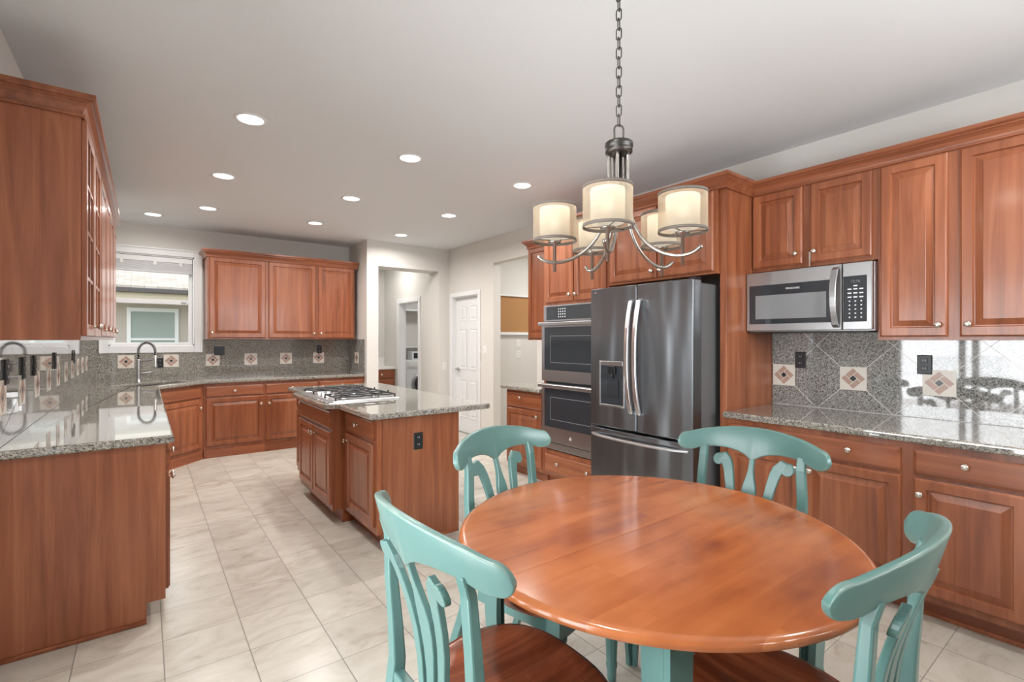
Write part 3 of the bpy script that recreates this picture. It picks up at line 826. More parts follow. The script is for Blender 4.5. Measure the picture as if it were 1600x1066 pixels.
# spring around the hose
sp = []
def along(q):
    i = min(int(q), len(arc) - 2); return arc[i].lerp(arc[i + 1], q - i), (arc[i + 1] - arc[i]).normalized()
NT = 36 * 8
for k in range(NT + 1):
    p, d = along((len(arc) - 1.001) * k / NT); u = d.cross(Vector((.678, .735, 0))).normalized(); w_ = Vector((.678, .735, 0))
    t = 2 * math.pi * k / 8; sp.append(p + (u * math.cos(t) + w_ * math.sin(t)) * .0145)
MB().tube(sp, .0026, 5).build('spring', M['steel'], fa)
hd = dx * .2
MB().lathe(hd + Vector((0, 0, .305)), (0, 0, -1), [(.012, 0), (.017, .01), (.017, .09), (.022, .115), (.022, .14), (.018, .143)], 16).build('spray_head', M['chrome'], fa)
MB().tube([(0, 0, .235), dx * .10 + Vector((0, 0, .245)), dx * .185 + Vector((0, 0, .255))], .006, 8).build('support_arm', M['steel'], fa)
MB().tube([(0, 0, .10), dx * .03 + Vector((.03, .03, .10)), dx * .06 + Vector((.10, .06, .115))], [.012, .010, .007], 10).build('lever_handle', M['steel'], fa)


def accent(parent, axis, a, depth, sgn, clip=None, zc=1.13):
    """square mosaic: cream square, four pink bricks around a dark centre; lies on the tile face"""
    mb = MB(); s = .0765
    def add(poly, h, mi):
        if clip is not None:
            poly = [(max(clip[0] - a, min(clip[1] - a, u)), v) for u, v in poly]
            if max(u for u, v in poly) - min(u for u, v in poly) < .002: return
        n = len(poly); vv = []
        for off in (0, h):
            for u, v in poly:
                vv.append((a + u, depth + sgn * off, zc + v) if axis == 'x' else (depth + sgn * off, a + u, zc + v))
        ff = [tuple(range(n, 2 * n)), tuple(range(n))] + [(i, (i + 1) % n, n + (i + 1) % n, n + i) for i in range(n)]
        mb.add(vv, ff, mi)
    add([(-s, -s), (s, -s), (s, s), (-s, s)], .0025, 0)
    d = s * .92 / 3 / math.sqrt(2) * 1.02           # brick unit along the rotated axes
    e1 = Vector((1, 1)) / math.sqrt(2); e2 = Vector((-1, 1)) / math.sqrt(2); U = .0335; g = .0022
    def rect(i0, i1, j0, j1, mi):
        pts = [e1 * (i0 * U / 2 + g) + e2 * (j0 * U / 2 + g), e1 * (i1 * U / 2 - g) + e2 * (j0 * U / 2 + g), e1 * (i1 * U / 2 - g) + e2 * (j1 * U / 2 - g), e1 * (i0 * U / 2 + g) + e2 * (j1 * U / 2 - g)]
        add([(p.x, p.y) for p in pts], .0037, mi)
    rect(-3, 1, 1, 3, 1); rect(1, 3, -1, 3, 1); rect(-1, 3, -3, -1, 1); rect(-3, -1, -3, 1, 1); rect(-1, 1, -1, 1, 2)
    o = mb.build('accent_tile', [M['cream'], M['pinkstone'], M['darkstone']], parent)
    return o


bs = thing('backsplash', 'granite tile backsplash with mosaic squares along the back wall', 'backsplash')
mb = MB(); z0 = CT + .0005
mb.box(XL + .012, -.422, YB - .012, YB - .0005, z0, 1.394).box(-.422, .59, YB - .012, YB - .0005, z0, 1.228).box(.59, 2.448, YB - .012, YB - .0005, z0, 1.394)
mb.build('tile_field', M['tile_back'], bs)
for k in range(6): accent(bs, 'x', .262 + .4375 * (k - 1), YB - .012, -1)
jt = thing('backsplash', 'narrow granite backsplash return on the side of the hall pier', 'backsplash')
MB().box(2.448, 2.46, YH + .07, YB - .012, z0, 1.394).build('tile_field', M['tile_left'], jt); accent(jt, 'y', 6.97, 2.448, -1)
ls = thing('backsplash', 'polished granite backsplash with mosaic squares along the left wall', 'backsplash')
MB().box(XL + .0005, XL + .012, 2.935, YB - .012, z0, 1.384).build('tile_field', M['tile_left'], ls)
for k in range(10): accent(ls, 'y', 3.07 + .4375 * k, XL + .012, 1)
rs_ = thing('backsplash', 'granite backsplash with three mosaic squares below the microwave', 'backsplash')
MB().box(XR - .012, XR - .0005, .19, .991, z0, 1.384).box(XR - .012, XR - .0005, .991, 1.733, z0, 1.86).build('tile_field', M['tile_right'], rs_)
for k in (-1, 0, 1): accent(rs_, 'y', 1.213 + .4375 * k, XR - .012, -1)


# ------------------------------------------------------------------ outlets and switches
def outlet(label, loc, rz, mat, w=.07, h=.115, kind='outlet', gang=1, cat='outlet', group=None):
    """loc = centre on the wall face, plate faces local -y"""
    r = thing('wall_' + kind, label, cat, loc, rz, group)
    MB().rings(-w / 2, w / 2, -h / 2, h / 2, 0, [(0, 0), (0, .003), (.004, .006)]).build('cover_plate', mat, r)
    for gi in range(gang):
        cx = (gi - (gang - 1) / 2) * .046
        if kind == 'outlet':
            mb = MB()
            for s in (-1, 1):
                mb.rings(cx - .016, cx + .016, s * .024 - .014, s * .024 + .014, -.006, [(0, 0), (.001, .002)])
            f = mb.build('receptacle', mat, r)
            mb = MB()
            for s in (-1, 1):
                for q in (-.006, .006): mb.box(cx + q - .001, cx + q + .001, -.0086, -.0078, s * .024 - .003, s * .024 + .007)
            mb.build('slot', M['print'] if mat is M['black'] else M['black'], f)
        else:
            MB().rings(cx - .016, cx + .016, -.033, .033, -.006, [(0, 0), (0, .002), (.003, .004)]).build('rocker', mat, r)
    return r


B = M['black']; xr = XR - .0158; g = 'black outlets on the right backsplash'
outlet('black outlet on the right backsplash below the microwave', (xr, 1.535, 1.243), -90, B, group=g)
outlet('black outlet on the right backsplash below the tall wall cabinet', (xr, .842, 1.237), -90, B, group=g)
yb = YB - .0158; g = 'black outlets on the back backsplash'
outlet('black outlet on the back wall beside the faucet head', (.148, yb, 1.108), 0, B, group=g)
outlet('wide black double switch plate right of the sink window', (.772, yb, 1.245), 0, B, w=.115, gang=2, kind='switch', cat='switch')
outlet('black outlet on the back wall below the two-door cabinet', (2.02, yb, 1.25), 0, B, group=g)
xl = XL + .0158
for y, lb in ((3.13, 'nearest the camera'), (3.52, 'second from the camera'), (3.84, 'third from the camera'), (4.63, 'fourth from the camera'), (5.77, 'farthest along, near the corner')):
    outlet('black outlet on the left backsplash, ' + lb, (xl, y, 1.24), 90, B, group='black outlets on the left backsplash')
outlet('black outlet on the end panel of the island', (1.505, 3.0675, .69), 0, B)
outlet('white outlet on the wall left of the six panel door', (3.68, YH, .985), 0, M['whiteplate'])
outlet('white rocker switch on the wall right of the six panel door', (XR, 5.60, 1.245), -90, M['whiteplate'], kind='switch', cat='switch')
outlet('white switch plate on nook wall, upper of the two', (4.46, 5.75, 1.325), 0, M['whiteplate'], w=.08, kind='switch', cat='switch')
outlet('white outlet plate on nook wall, lower of the two', (4.46, 5.75, 1.17), 0, M['whiteplate'], w=.08)
outlet('white switch on the far hall wall above the small white counter', (2.66, 8.80, 1.25), 0, M['whiteplate'], kind='switch', cat='switch')

# ------------------------------------------------------------------ island
il = thing('kitchen_island', 'cherry kitchen island with bumped-out cooktop front and plain end panel', 'island', (1.215, 5.15, 0), -90)
LI = 5.15 - 3.08; DI = 1.825 - 1.215
mb = MB()
mb.box(0, .50, 0, DI, .10, .874).box(.50, 1.425, -.09, DI, .10, .874).box(1.425, LI, 0, DI, .10, .874)
mb.build('body', M['wood_v'], il)
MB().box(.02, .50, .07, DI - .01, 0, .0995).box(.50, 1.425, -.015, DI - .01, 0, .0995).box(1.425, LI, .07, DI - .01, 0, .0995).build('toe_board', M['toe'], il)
MB().box(LI, LI + .012, .035, DI - .02, .0, .874).build('end_panel', M['wood_v'], il)
MB().box(LI + .0005, LI + .01, DI - .018, DI + .006, 0, .874).build('corner_trim', M['wood_v'], il, bevel=.003)
MB().box(LI + .0125, LI + .022, .04, DI, 0, .02).build('shoe_molding', M['toe'], il, bevel=.003)
front(il, 'drawer', .03, .47, .725, .850, [(.25, .79)]); front(il, 'door', .03, .47, .145, .705, [(.44, .64)])
front(il, 'drawer', .515, 1.41, .715, .850, y=-.09)
front(il, 'door', .515, .955, .145, .695, [(.925, .63)], y=-.09); front(il, 'door', .97, 1.41, .145, .695, [(1.0, .63)], y=-.09)
front(il, 'drawer', 1.50, LI - .035, .715, .850, [(1.755, .79)]); front(il, 'door', 1.50, LI - .035, .145, .695, [(1.53, .64)])

ck = thing('gas_cooktop', 'stainless gas cooktop with black grates set in the island', 'cooktop', (1.38, 4.15, CT), 0)
mb = MB(); mb.rings(-.26, .26, -.455, .455, 0, [(0, 0), (0, .006), (.006, .012), (.014, .012), (.03, .006)])
# rings faces -y: turn it to face up
mb.v = [(x, z, -y) for x, y, z in mb.v]
mb.build('pan', M['steel'], ck)
for bx, by, br in ((-.13, -.30, .045), (.12, -.30, .04), (.06, 0, .055), (-.13, .30, .04), (.12, .30, .045)):
    b = MB().lathe((bx, by, .006), (0, 0, 1), [(br, 0), (br, .008), (br * .8, .012), (br * .8, .014)], 20).build('burner', M['steel'], ck)
    MB().lathe((bx, by, .020), (0, 0, 1), [(br * .78, 0), (br * .78, .006), (br * .6, .010)], 20).build('burner_cap', M['iron'], b)
for y0, y1, xa in ((-.44, -.155, -.235), (-.145, .145, -.09), (.155, .44, -.235)):
    mb = MB(); h = .042; t = .010; xb = .235
    for px in (xa, xb): mb.box(px - t / 2, px + t / 2, y0, y1, h - t, h)
    for py in (y0 + t / 2, y1 - t / 2): mb.box(xa + t / 2, xb - t / 2, py - t / 2, py + t / 2, h - t, h)
    ym = (y0 + y1) / 2
    mb.box(xa + t / 2, xb - t / 2, ym - t / 2, ym + t / 2, h - t - .0005, h - .0005)
    for px in ((xa + xb) / 2, xa + (xb - xa) * .25, xa + (xb - xa) * .75): mb.box(px - t / 2, px + t / 2, y0 + t, y1 - t, h - t + .0005, h + .0005)
    for px in (xa, xb):
        for py in (y0 + t / 2, y1 - t / 2): mb.box(px - t / 2, px + t / 2, py - t / 2, py + t / 2, .008, h - t)
        mb.box(px - t / 2, px + t / 2, ym - t / 2, ym + t / 2, h, h + .014)
    mb.build('grate', M['iron'], ck, bevel=.002, seg=1)
for kx, ky in ((-.205, -.11), (-.205, .0), (-.205, .11), (-.145, -.06), (-.145, .06)):
    MB().lathe((kx, ky, .007), (0, 0, 1), [(.021, 0), (.021, .004), (.017, .006), (.0155, .026), (.012, .028)], 16).build('control_knob', M['chrome'], ck)

# ------------------------------------------------------------------ refrigerator  (local: faces -y)
fr = thing('refrigerator', 'black stainless french door refrigerator with ice dispenser', 'refrigerator', (2.832, 2.713, 0), -90)
FW = .904; MID = .453
MB().box(.012, FW - .012, .105, .90, .02, 1.765).build('case', M['fridgeside'], fr, bevel=.006)
for x in (.06, FW - .06):
    MB().lathe((x, .18, 0), (0, 0, 1), [(.02, 0), (.02, .02)], 12).build('foot', M['black'], fr)
def slab(x0, x1, z0, z1, bow=.012, hole=None, n=13):
    """door skin bowed slightly outwards"""
    mb = MB(); v = []; f = []
    for i in range(n):
        u = i / (n - 1); x = x0 + (x1 - x0) * u; yy = -bow * (1 - (2 * u - 1) ** 2)
        v += [(x, yy, z0), (x, yy, z1)]
    for i in range(n - 1): f.append((2 * i, 2 * i + 2, 2 * i + 3, 2 * i + 1))
    o = len(v); v += [(x0, .10, z0), (x1, .10, z0), (x1, .10, z1), (x0, .10, z1)]
    f += [(o, o + 3, o + 2, o + 1), (0, 1, o + 3, o), (2 * n - 2, o + 1, o + 2, 2 * n - 1), tuple([2 * i + 1 for i in range(n)] + [o + 2, o + 3]), tuple([2 * i for i in range(n)][::-1] + [o, o + 1])]
    mb.add(v, f); return mb
ld = slab(0, MID - .003, .722, 1.785).build('left_door', M['fridge'], fr, bevel=.006)
rdoor = slab(MID + .003, FW, .722, 1.785).build('right_door', M['fridge'], fr, bevel=.006)
fz = slab(0, FW, .06, .705).build('freezer_drawer', M['fridge'], fr, bevel=.006)
def fhandle(x, parent, s):
    zz = [.845, .855, .88, .95, 1.05, 1.16, 1.26, 1.37, 1.47, 1.57, 1.64, 1.665, 1.675]
    pts = []
    for z in zz:
        u = (z - 1.26) / .415; pts.append((x, -.018 - .058 * (1 - abs(u) ** 2.6), z))
    pts[0] = (x, .0, .845); pts[-1] = (x, .0, 1.675)
    MB().bar(pts, .034, .016, up=(0, 1, 0)).build('handle', M['chrome'], parent, bevel=.005)
fhandle(MID - .035, ld, -1); fhandle(MID + .035, rdoor, 1)
pts = [(.03 + .84 * k / 14, -.014 - .055 * (1 - abs(2 * k / 14 - 1) ** 2.4), .655) for k in range(15)]; pts[0] = (.03, 0, .655); pts[-1] = (.87, 0, .655)
MB().bar(pts, .016, .036, up=(0, 1, 0)).build('handle', M['chrome'], fz, bevel=.005)
# dispenser
dp = MB(); x0, x1, zz0, zz1 = .105, .355, .88, 1.225
dp.box(x0, x0 + .016, -.020, .0, zz0, zz1).box(x1 - .016, x1, -.020, .0, zz0, zz1).box(x0 + .016, x1 - .016, -.020, .0, zz1 - .035, zz1).box(x0 + .016, x1 - .016, -.020, .0, zz0, zz0 + .016)
dsp = dp.build('dispenser', M['steel'], ld, bevel=.003)
MB().box(x0 + .016, x1 - .016, -.0135, -.0125, zz0 + .016, zz1 - .035).build('dispenser_recess', M['blackglass'], dsp)
mb = MB(); mb.box(.20, .275, -.030, -.0136, 1.13, 1.188).lathe((.238, -.022, 1.13), (0, 0, -1), [(.014, 0), (.011, .03)], 12); mb.build('dispenser_nozzle', M['black'], dsp, bevel=.002)
MB().box(.185, .30, -.022, -.0136, .96, 1.09).build('dispenser_paddle', M['ovenglass'], dsp, bevel=.002)
text('logo_lettering', 'LG', .022, M['chrome'], ld, (.055, -.0065, 1.755), (R(90), 0, 0))
MB().box(FW - .05, FW - .005, .03, .10, 1.786, 1.80).build('hinge_cover', M['black'], rdoor, bevel=.003)

# ------------------------------------------------------------------ double oven (local: faces -y)
ov = thing('double_oven', 'stainless double wall oven with dark glass doors', 'oven', (XT, 3.545, .36), -90)
OW = .79
MB().box(.025, OW - .025, .001, .55, .0, 1.345).build('case', M['black'], ov)
MB().box(0, OW, -.02, 0, 1.20, 1.35).build('control_frame', M['steel'], ov, bevel=.003)
cp = MB().box(.045, OW - .045, -.023, -.0202, 1.215, 1.338).build('control_panel', M['blackglass'], ov)
mb = MB()
for i in range(4):
    for j in range(4): mb.box(.21 + i * .028, .222 + i * .028, -.0238, -.0232, 1.235 + j * .024, 1.245 + j * .024)
mb.build('keypad_printing', M['print'], cp)
def oven_door(z0, z1, glass0, glass1, hz):
    d = MB().box(0, OW, -.045, -.002, z0, z1).build('oven_door', M['steel'], ov, bevel=.004)
    MB().box(.045, OW - .045, -.048, -.0452, glass0, glass1).build('door_glass', M['ovenglass'], d)
    mb = MB(); mb.rings(.13, OW - .13, glass0 + .07, glass1 - .08, -.0482, [(0, 0), (0, .0006), (.004, .0006), (.004, 0)], cap=False, back=False); mb.build('window_outline', M['greyglass'], d)
    mb = MB(); mb.bar([(.0, -.085, hz), (OW, -.085, hz)], .032, .022, up=(0, 1, 0)); mb.box(.02, .045, -.078, -.044, hz - .012, hz + .012).box(OW - .045, OW - .02, -.078, -.044, hz - .012, hz + .012)
    mb.build('handle', M['steel'], d, bevel=.006, seg=3)
    return d
oven_door(.64, 1.19, .745, 1.145, 1.175)
dl = oven_door(.075, .615, .215, .575, .598)
mb = MB().lathe((.395, -.0452, .14), (0, -1, 0), [(.017, 0), (.017, .0015), (.0135, .0015), (.0135, .0008), (.004, .0008), (.004, .0015), (.0005, .0016)], 24); mb.build('round_emblem', M['chrome'], dl)
MB().box(0, OW, -.02, 0, .0, .062).build('vent_trim', M['steel'], ov, bevel=.003)

# ------------------------------------------------------------------ microwave (local: faces -y)
mw = thing('microwave', 'stainless over-the-range microwave above the right counter', 'microwave', (3.362, 1.731, 1.442), -90)
MW = .738; MH = .405
MB().box(.002, MW + .002, .04, XR - 3.362 - .014, .0, MH).build('case', M['steel'], mw)
MB().box(.003, MW - .025, .03, .30, -.008, -.0005).build('vent_base', M['black'], mw)
dm = MB().box(0, .583, 0, .0395, .004, MH).build('door', M['steel'], mw, bevel=.005)
MB().rings(.022, .545, .052, .315, 0, [(0, 0), (0, .002), (.003, .003)]).build('door_glass', M['blackglass'], dm)
MB().box(.065, .50, -.0042, -.0031, .085, .245).build('viewing_window', M['greyglass'], dm)
text('brand_lettering', 'FRIGIDAIRE', .017, M['print'], dm, (.305, -.0036, .281), (R(90), 0, 0), .0004)
hp = [(.556, -.004, .022), (.556, -.03, .04)] + [(.556, -.035 - .03 * (1 - (2 * k / 10 - 1) ** 2), .06 + .285 * k / 10) for k in range(11)] + [(.556, -.03, .365), (.556, -.004, .383)]
MB().bar(hp, .036, .014, up=(0, 1, 0)).build('handle', M['steel'], dm, bevel=.005, seg=3)
pn = MB().box(.587, MW, 0, .0395, .004, MH).build('control_frame', M['steel'], mw, bevel=.005)
kp = MB().rings(.592, .712, .052, .325, 0, [(0, 0), (0, .002), (.003, .003)]).build('control_panel', M['blackglass'], pn)
text('clock_digits', '12:16', .022, M['greyglass'], kp, (.655, -.0036, .292), (R(90), 0, 0), .0004)
mb = MB()
for j in range(8):
    for i in range(3):
        ww = .010 if j < 3 else .004; mb.box(.625 + i * .03 - ww, .625 + i * .03 + ww, -.0036, -.0031, .075 + (7 - j) * .024, .082 + (7 - j) * .024)
mb.box(.645, .665, -.0036, -.0031, .262, .269)
mb.build('keypad_printing', M['print'], kp)
tag(MB().box(3.428, 3.4315, 1.345, 1.357, 1.905, 1.955).box(3.426, 3.4275, 1.347, 1.355, 1.86, 1.905).build('cabinet_latch', M['nickel'], center=True), 'small nickel latch plate below the knob over the microwave', 'latch')


# ------------------------------------------------------------------ recessed lights
def can(x, y, label, watts=CAN_W):
    r = thing('recessed_light', label, 'ceiling light', (x, y, CEIL), 0, 'recessed ceiling lights')
    MB().lathe((0, 0, 0), (0, 0, -1), [(.095, -.001), (.095, .003), (.080, .006), (.074, .002), (.074, -.001)], 32, caps=False).build('trim_ring', M['white'], r)
    MB().lathe((0, 0, 0), (0, 0, -1), [(.0735, -.001), (.0735, .0015)], 32).build('lens', M['lens'], r)
    area('lamp', (0, 0, -.012), (0, 0, 0), .14, .14, watts, (1, .965, .92), r, 165, 'DISK')
rows = ((.535, 'left row'), (1.625, 'middle row'), (2.72, 'right row'))
for x, nm in rows:
    for y, dn in ((3.45, 'nearest the camera'), (4.78, 'second from the camera'), (6.05, 'farthest from the camera')):
        can(x, y, 'round recessed ceiling light in the %s, %s' % (nm, dn))
can(.20, .85, 'added out-of-view ceiling fill light over the dining area beside the glass door', 17)  # added can outside the view, lifts the dark left end panels
can(2.65, .10, 'added out-of-view ceiling fill light over the dining area by the right cabinets', 12)  # second added can outside the view, fill from the camera side
can(.075, 6.71, 'round recessed ceiling light right above the corner sink', 3.5)

# ------------------------------------------------------------------ chandelier
chx, chy = 1.3607, 1.1655
ch = thing('chandelier', 'five-arm bronze chandelier with sheer drum shades over the table', 'chandelier', (chx, chy, 0))
MB().lathe((0, 0, CEIL), (0, 0, -1), [(.065, 0), (.065, .012), (.05, .025), (.012, .032)], 28).build('canopy', M['bronze'], ch)
mb = MB(); z = 2.175; k = 0
def stadium(cz, hl, hw, rot):
    pts = []
    for q in range(20):
        t = 2 * math.pi * q / 20; a = math.cos(t) * hw; b = math.sin(t) * hw + (hl - hw) * (1 if math.sin(t) >= 0 else -1)
        pts.append((a * math.cos(rot), a * math.sin(rot), cz + b))
    return pts
while z < CEIL - .035:
    mb.tube(stadium(z, .021, .0095, k * R(90) + R(20)), .0023, 6, closed=True); z += .0345; k += 1
mb.build('chain', M['darkbronze'], ch)
MB().tube(stadium(2.125, .033, .017, R(-30)), .0035, 8, closed=True).build('hanging_loop', M['darkbronze'], ch)
MB().lathe((0, 0, 2.098), (0, 0, -1), [(.006, -.008), (.012, 0), (.047, .004), (.050, .008), (.050, .022), (.046, .026), (.048, .030), (.048, .040), (.03, .046)], 32).build('hub', M['hubm'], ch)
MB().lathe((0, 0, 2.055), (0, 0, -1), [(.012, 0), (.012, .24), (.016, .245), (.016, .255), (.006, .262)], 16).build('center_column', M['hubm'], ch)
ring = [(math.cos(2 * math.pi * q / 28) * .062, math.sin(2 * math.pi * q / 28) * .062, 1.795) for q in range(28)]
MB().tube(ring, .004, 8, closed=True).build('arm_ring', M['bronze'], ch)
ya = math.atan(574 / 760.6)
prof = [(.034, 2.056), (.034, 1.98), (.035, 1.92), (.040, 1.865), (.052, 1.81), (.075, 1.76), (.108, 1.718), (.150, 1.687), (.195, 1.669), (.235, 1.665), (.268, 1.673), (.292, 1.690)]
for i in range(5):
    th = R(-111 + 72 * i) - ya            # camera-right axis is at -yaw from +x
    def P(r_, z_): return (math.cos(th) * r_, math.sin(th) * r_, z_)
    # smooth arm
    pts = []
    for k in range(len(prof) - 1):
        p0 = prof[max(k - 1, 0)]; p1 = prof[k]; p2 = prof[k + 1]; p3 = prof[min(k + 2, len(prof) - 1)]
        for q in range(3):
            t = q / 3
            cr_ = [.5 * ((2 * p1[c]) + (-p0[c] + p2[c]) * t + (2 * p0[c] - 5 * p1[c] + 4 * p2[c] - p3[c]) * t * t + (-p0[c] + 3 * p1[c] - 3 * p2[c] + p3[c]) * t ** 3) for c in (0, 1)]
            pts.append(P(*cr_))
    pts.append(P(*prof[-1]))
    arm = MB().tube(pts, .0062, 10).build('arm', M['bronze'], ch)
    c = P(.23, 0)
    MB().lathe((c[0], c[1], 1.632), (0, 0, 1), [(.006, 0), (.006, .10), (.022, .104), (.024, .110), (.010, .114)], 16).build('stem', M['bronze'], arm)
    mb = MB(); r0 = .078; za, zb = 1.740, 1.872
    mb.lathe((c[0], c[1], za), (0, 0, 1), [(r0, .006), (r0, zb - za - .006)], 40, 0, True, False)
    for z_ in (za, zb - .010): mb.lathe((c[0], c[1], z_), (0, 0, 1), [(r0 - .0012, 0), (r0 + .0012, 0), (r0 + .0012, .010), (r0 - .0012, .010), (r0 - .0012, 0)], 40, 1, True, False)
    for a_k in range(3):
        t = th + a_k * 2 * math.pi / 3 + .5; mb.tube([(c[0] + math.cos(t) * .02, c[1] + math.sin(t) * .02, za + .004), (c[0] + math.cos(t) * (r0 - .001), c[1] + math.sin(t) * (r0 - .001), za + .004)], .0016, 6, 1)
    mb.build('lamp_shade', [M['shade'], M['bandm']], arm)
    mb = MB().lathe((c[0], c[1], 1.752), (0, 0, 1), [(.03, 0), (.052, .002), (.054, .008), (.054, .108)], 32, 0, True, False); mb.build('glass_diffuser', M['diffuser'], arm)
    MB().sphere((c[0], c[1], 1.812), .021).build('bulb', M['bulb'], arm)
    pl = bpy.data.lights.new('bulb_light', 'POINT'); pl.energy = .5; pl.color = (1, .93, .84); pl.shadow_soft_size = .03
    po = bpy.data.objects.new('bulb_light', pl); COL.objects.link(po); po.location = (c[0], c[1], 1.868); po.parent = arm

# ------------------------------------------------------------------ round table
tcx, tcy, TZ = 1.322, 1.012, .772; TR = .617
tb = thing('round_dining_table', 'round wooden dining table with teal apron and legs', 'table', (tcx, tcy, 0))
def half(sgn):
    mb = MB(); N = 48; pr = [(TR - .06, TZ - .029), (TR - .010, TZ - .029), (TR - .003, TZ - .024), (TR, TZ - .015), (TR - .003, TZ - .007), (TR - .012, TZ - .001), (TR - .02, TZ)]
    v = []; f = []; n = len(pr)
    for k in range(N + 1):
        t = math.pi * k / N
        for r_, z_ in pr: v.append((r_ * math.cos(t), .0006 + r_ * math.sin(t), z_))
    for k in range(N):
        for j in range(n - 1): f.append((k * n + j, (k + 1) * n + j, (k + 1) * n + j + 1, k * n + j + 1))
    top = [k * n + n - 1 for k in range(N + 1)]; bot = [k * n for k in range(N + 1)]
    sm = len(f)
    f.append(tuple(top)); f.append(tuple(bot[::-1]))
    f.append(tuple([j for j in range(n)] + [N * n + j for j in range(n)][::-1]))
    if sgn < 0:
        v = [(-x, -y, z) for x, y, z in v]
    mb.add(v, f); mb.sm = [k < sm for k in range(len(f))]
    return mb
half(1).build('table_leaf', M['table'], tb); half(-1).build('table_leaf', M['table'], tb)
MB().lathe((0, 0, 0), (0, 0, 1), [(.455, TZ - .095), (.473, TZ - .095), (.473, TZ - .0295), (.455, TZ - .0295)], 48, caps=False).build('apron', M['tealflat'], tb)
# octagonal pedestal
def octo(mb, prof, n=8, rot=R(22.5)):
    mb.lathe((0, 0, 0), (0, 0, 1), prof, n, 0, False); return mb
# four bracket legs of two curved boards meeting at an outer corner
for k in range(4):
    t = R(225 + 90 * k - 2.5 * (k == 0)); e1 = Vector((math.cos(t), math.sin(t), 0)); 
    b1 = Vector((-math.cos(t - R(45)), -math.sin(t - R(45)), 0)); b2 = Vector((-math.cos(t + R(45)), -math.sin(t + R(45)), 0))
    mb = MB(); lv = [(.500, .034, .000), (.507, .040, .06), (.522, .052, .18), (.535, .062, .32), (.545, .070, .46), (.549, .080, .60), (.549, .086, TZ - .0295)]
    for bd_, oth in ((b1, b2), (b2, b1)):
        v = []; f = []
        for rad, w, z in lv:
            c = e1 * rad
            for along_, off in ((.0, 0), (w, 0), (w, .018), (.0185 if bd_ is b2 else 0, .018)):
                st = .0185 if (bd_ is b2 and along_ == 0) else along_
                q = c + bd_ * st + oth * off; v.append((q.x, q.y, z))
        for i in range(len(lv) - 1):
            for j in range(4): q = (j + 1) % 4; f.append((4 * i + j, 4 * i + q, 4 * i + 4 + q, 4 * i + 4 + j))
        f += [(3, 2, 1, 0), tuple(4 * (len(lv) - 1) + j for j in range(4))]
        mb.add(v, f)
        for r_ in range(4):       # reeded inner face
            u0 = .030 + r_ * .018
            v = []; f = []
            for rad, w, z in lv[2:]:
                c = e1 * rad
                for al, off in ((u0 * w / .108, .0182), (u0 * w / .108 + .010, .0182), (u0 * w / .108 + .005, .025)):
                    q = c + bd_ * al + oth * off; v.append((q.x, q.y, z))
            n_ = len(lv) - 2
            for i in range(n_ - 1):
                for j in range(3): q = (j + 1) % 3; f.append((3 * i + j, 3 * i + q, 3 * i + 3 + q, 3 * i + 3 + j))
            mb.add(v, f)
    o = mb.build('leg', M['tealflat'], tb)
    bmx = bmesh.new(); bmx.from_mesh(o.data); bmesh.ops.recalc_face_normals(bmx, faces=bmx.faces); bmx.to_mesh(o.data); bmx.free()


# ------------------------------------------------------------------ chairs (local: faces +y, origin on the floor below the crest rail)
def interp(xs, ys, x):
    for i in range(len(xs) - 1):
        if x <= xs[i + 1]:
            t = (x - xs[i]) / (xs[i + 1] - xs[i]); t2 = t; return ys[i] + (ys[i + 1] - ys[i]) * t2
    return ys[-1]
AA = [0, .014, .035, .065, .11, .16, .20, .222, .245, .265, .285]
TT = [1.0, 1.0, .9995, .998, .994, .987, .980, .975, .969, .963, .958]
BB = [.860, .868, .882, .893, .901, .902, .899, .893, .884, .880, .881]
AE = [.285 + .040 * math.sin(k / 9 * math.pi / 2) for k in range(1, 10)]
for a_e in AE:
    q_ = math.sqrt(max(0, 1 - ((a_e - .285) / .0402) ** 2)); TT.append(.916 + .042 * q_); BB.append(.916 - .035 * q_ )
AA += AE
RC = .57
def arc_xy(s): return RC * math.sin(s / RC), RC * (1 - math.cos(s / RC))
def lean(z): return -(z - .88) * .27
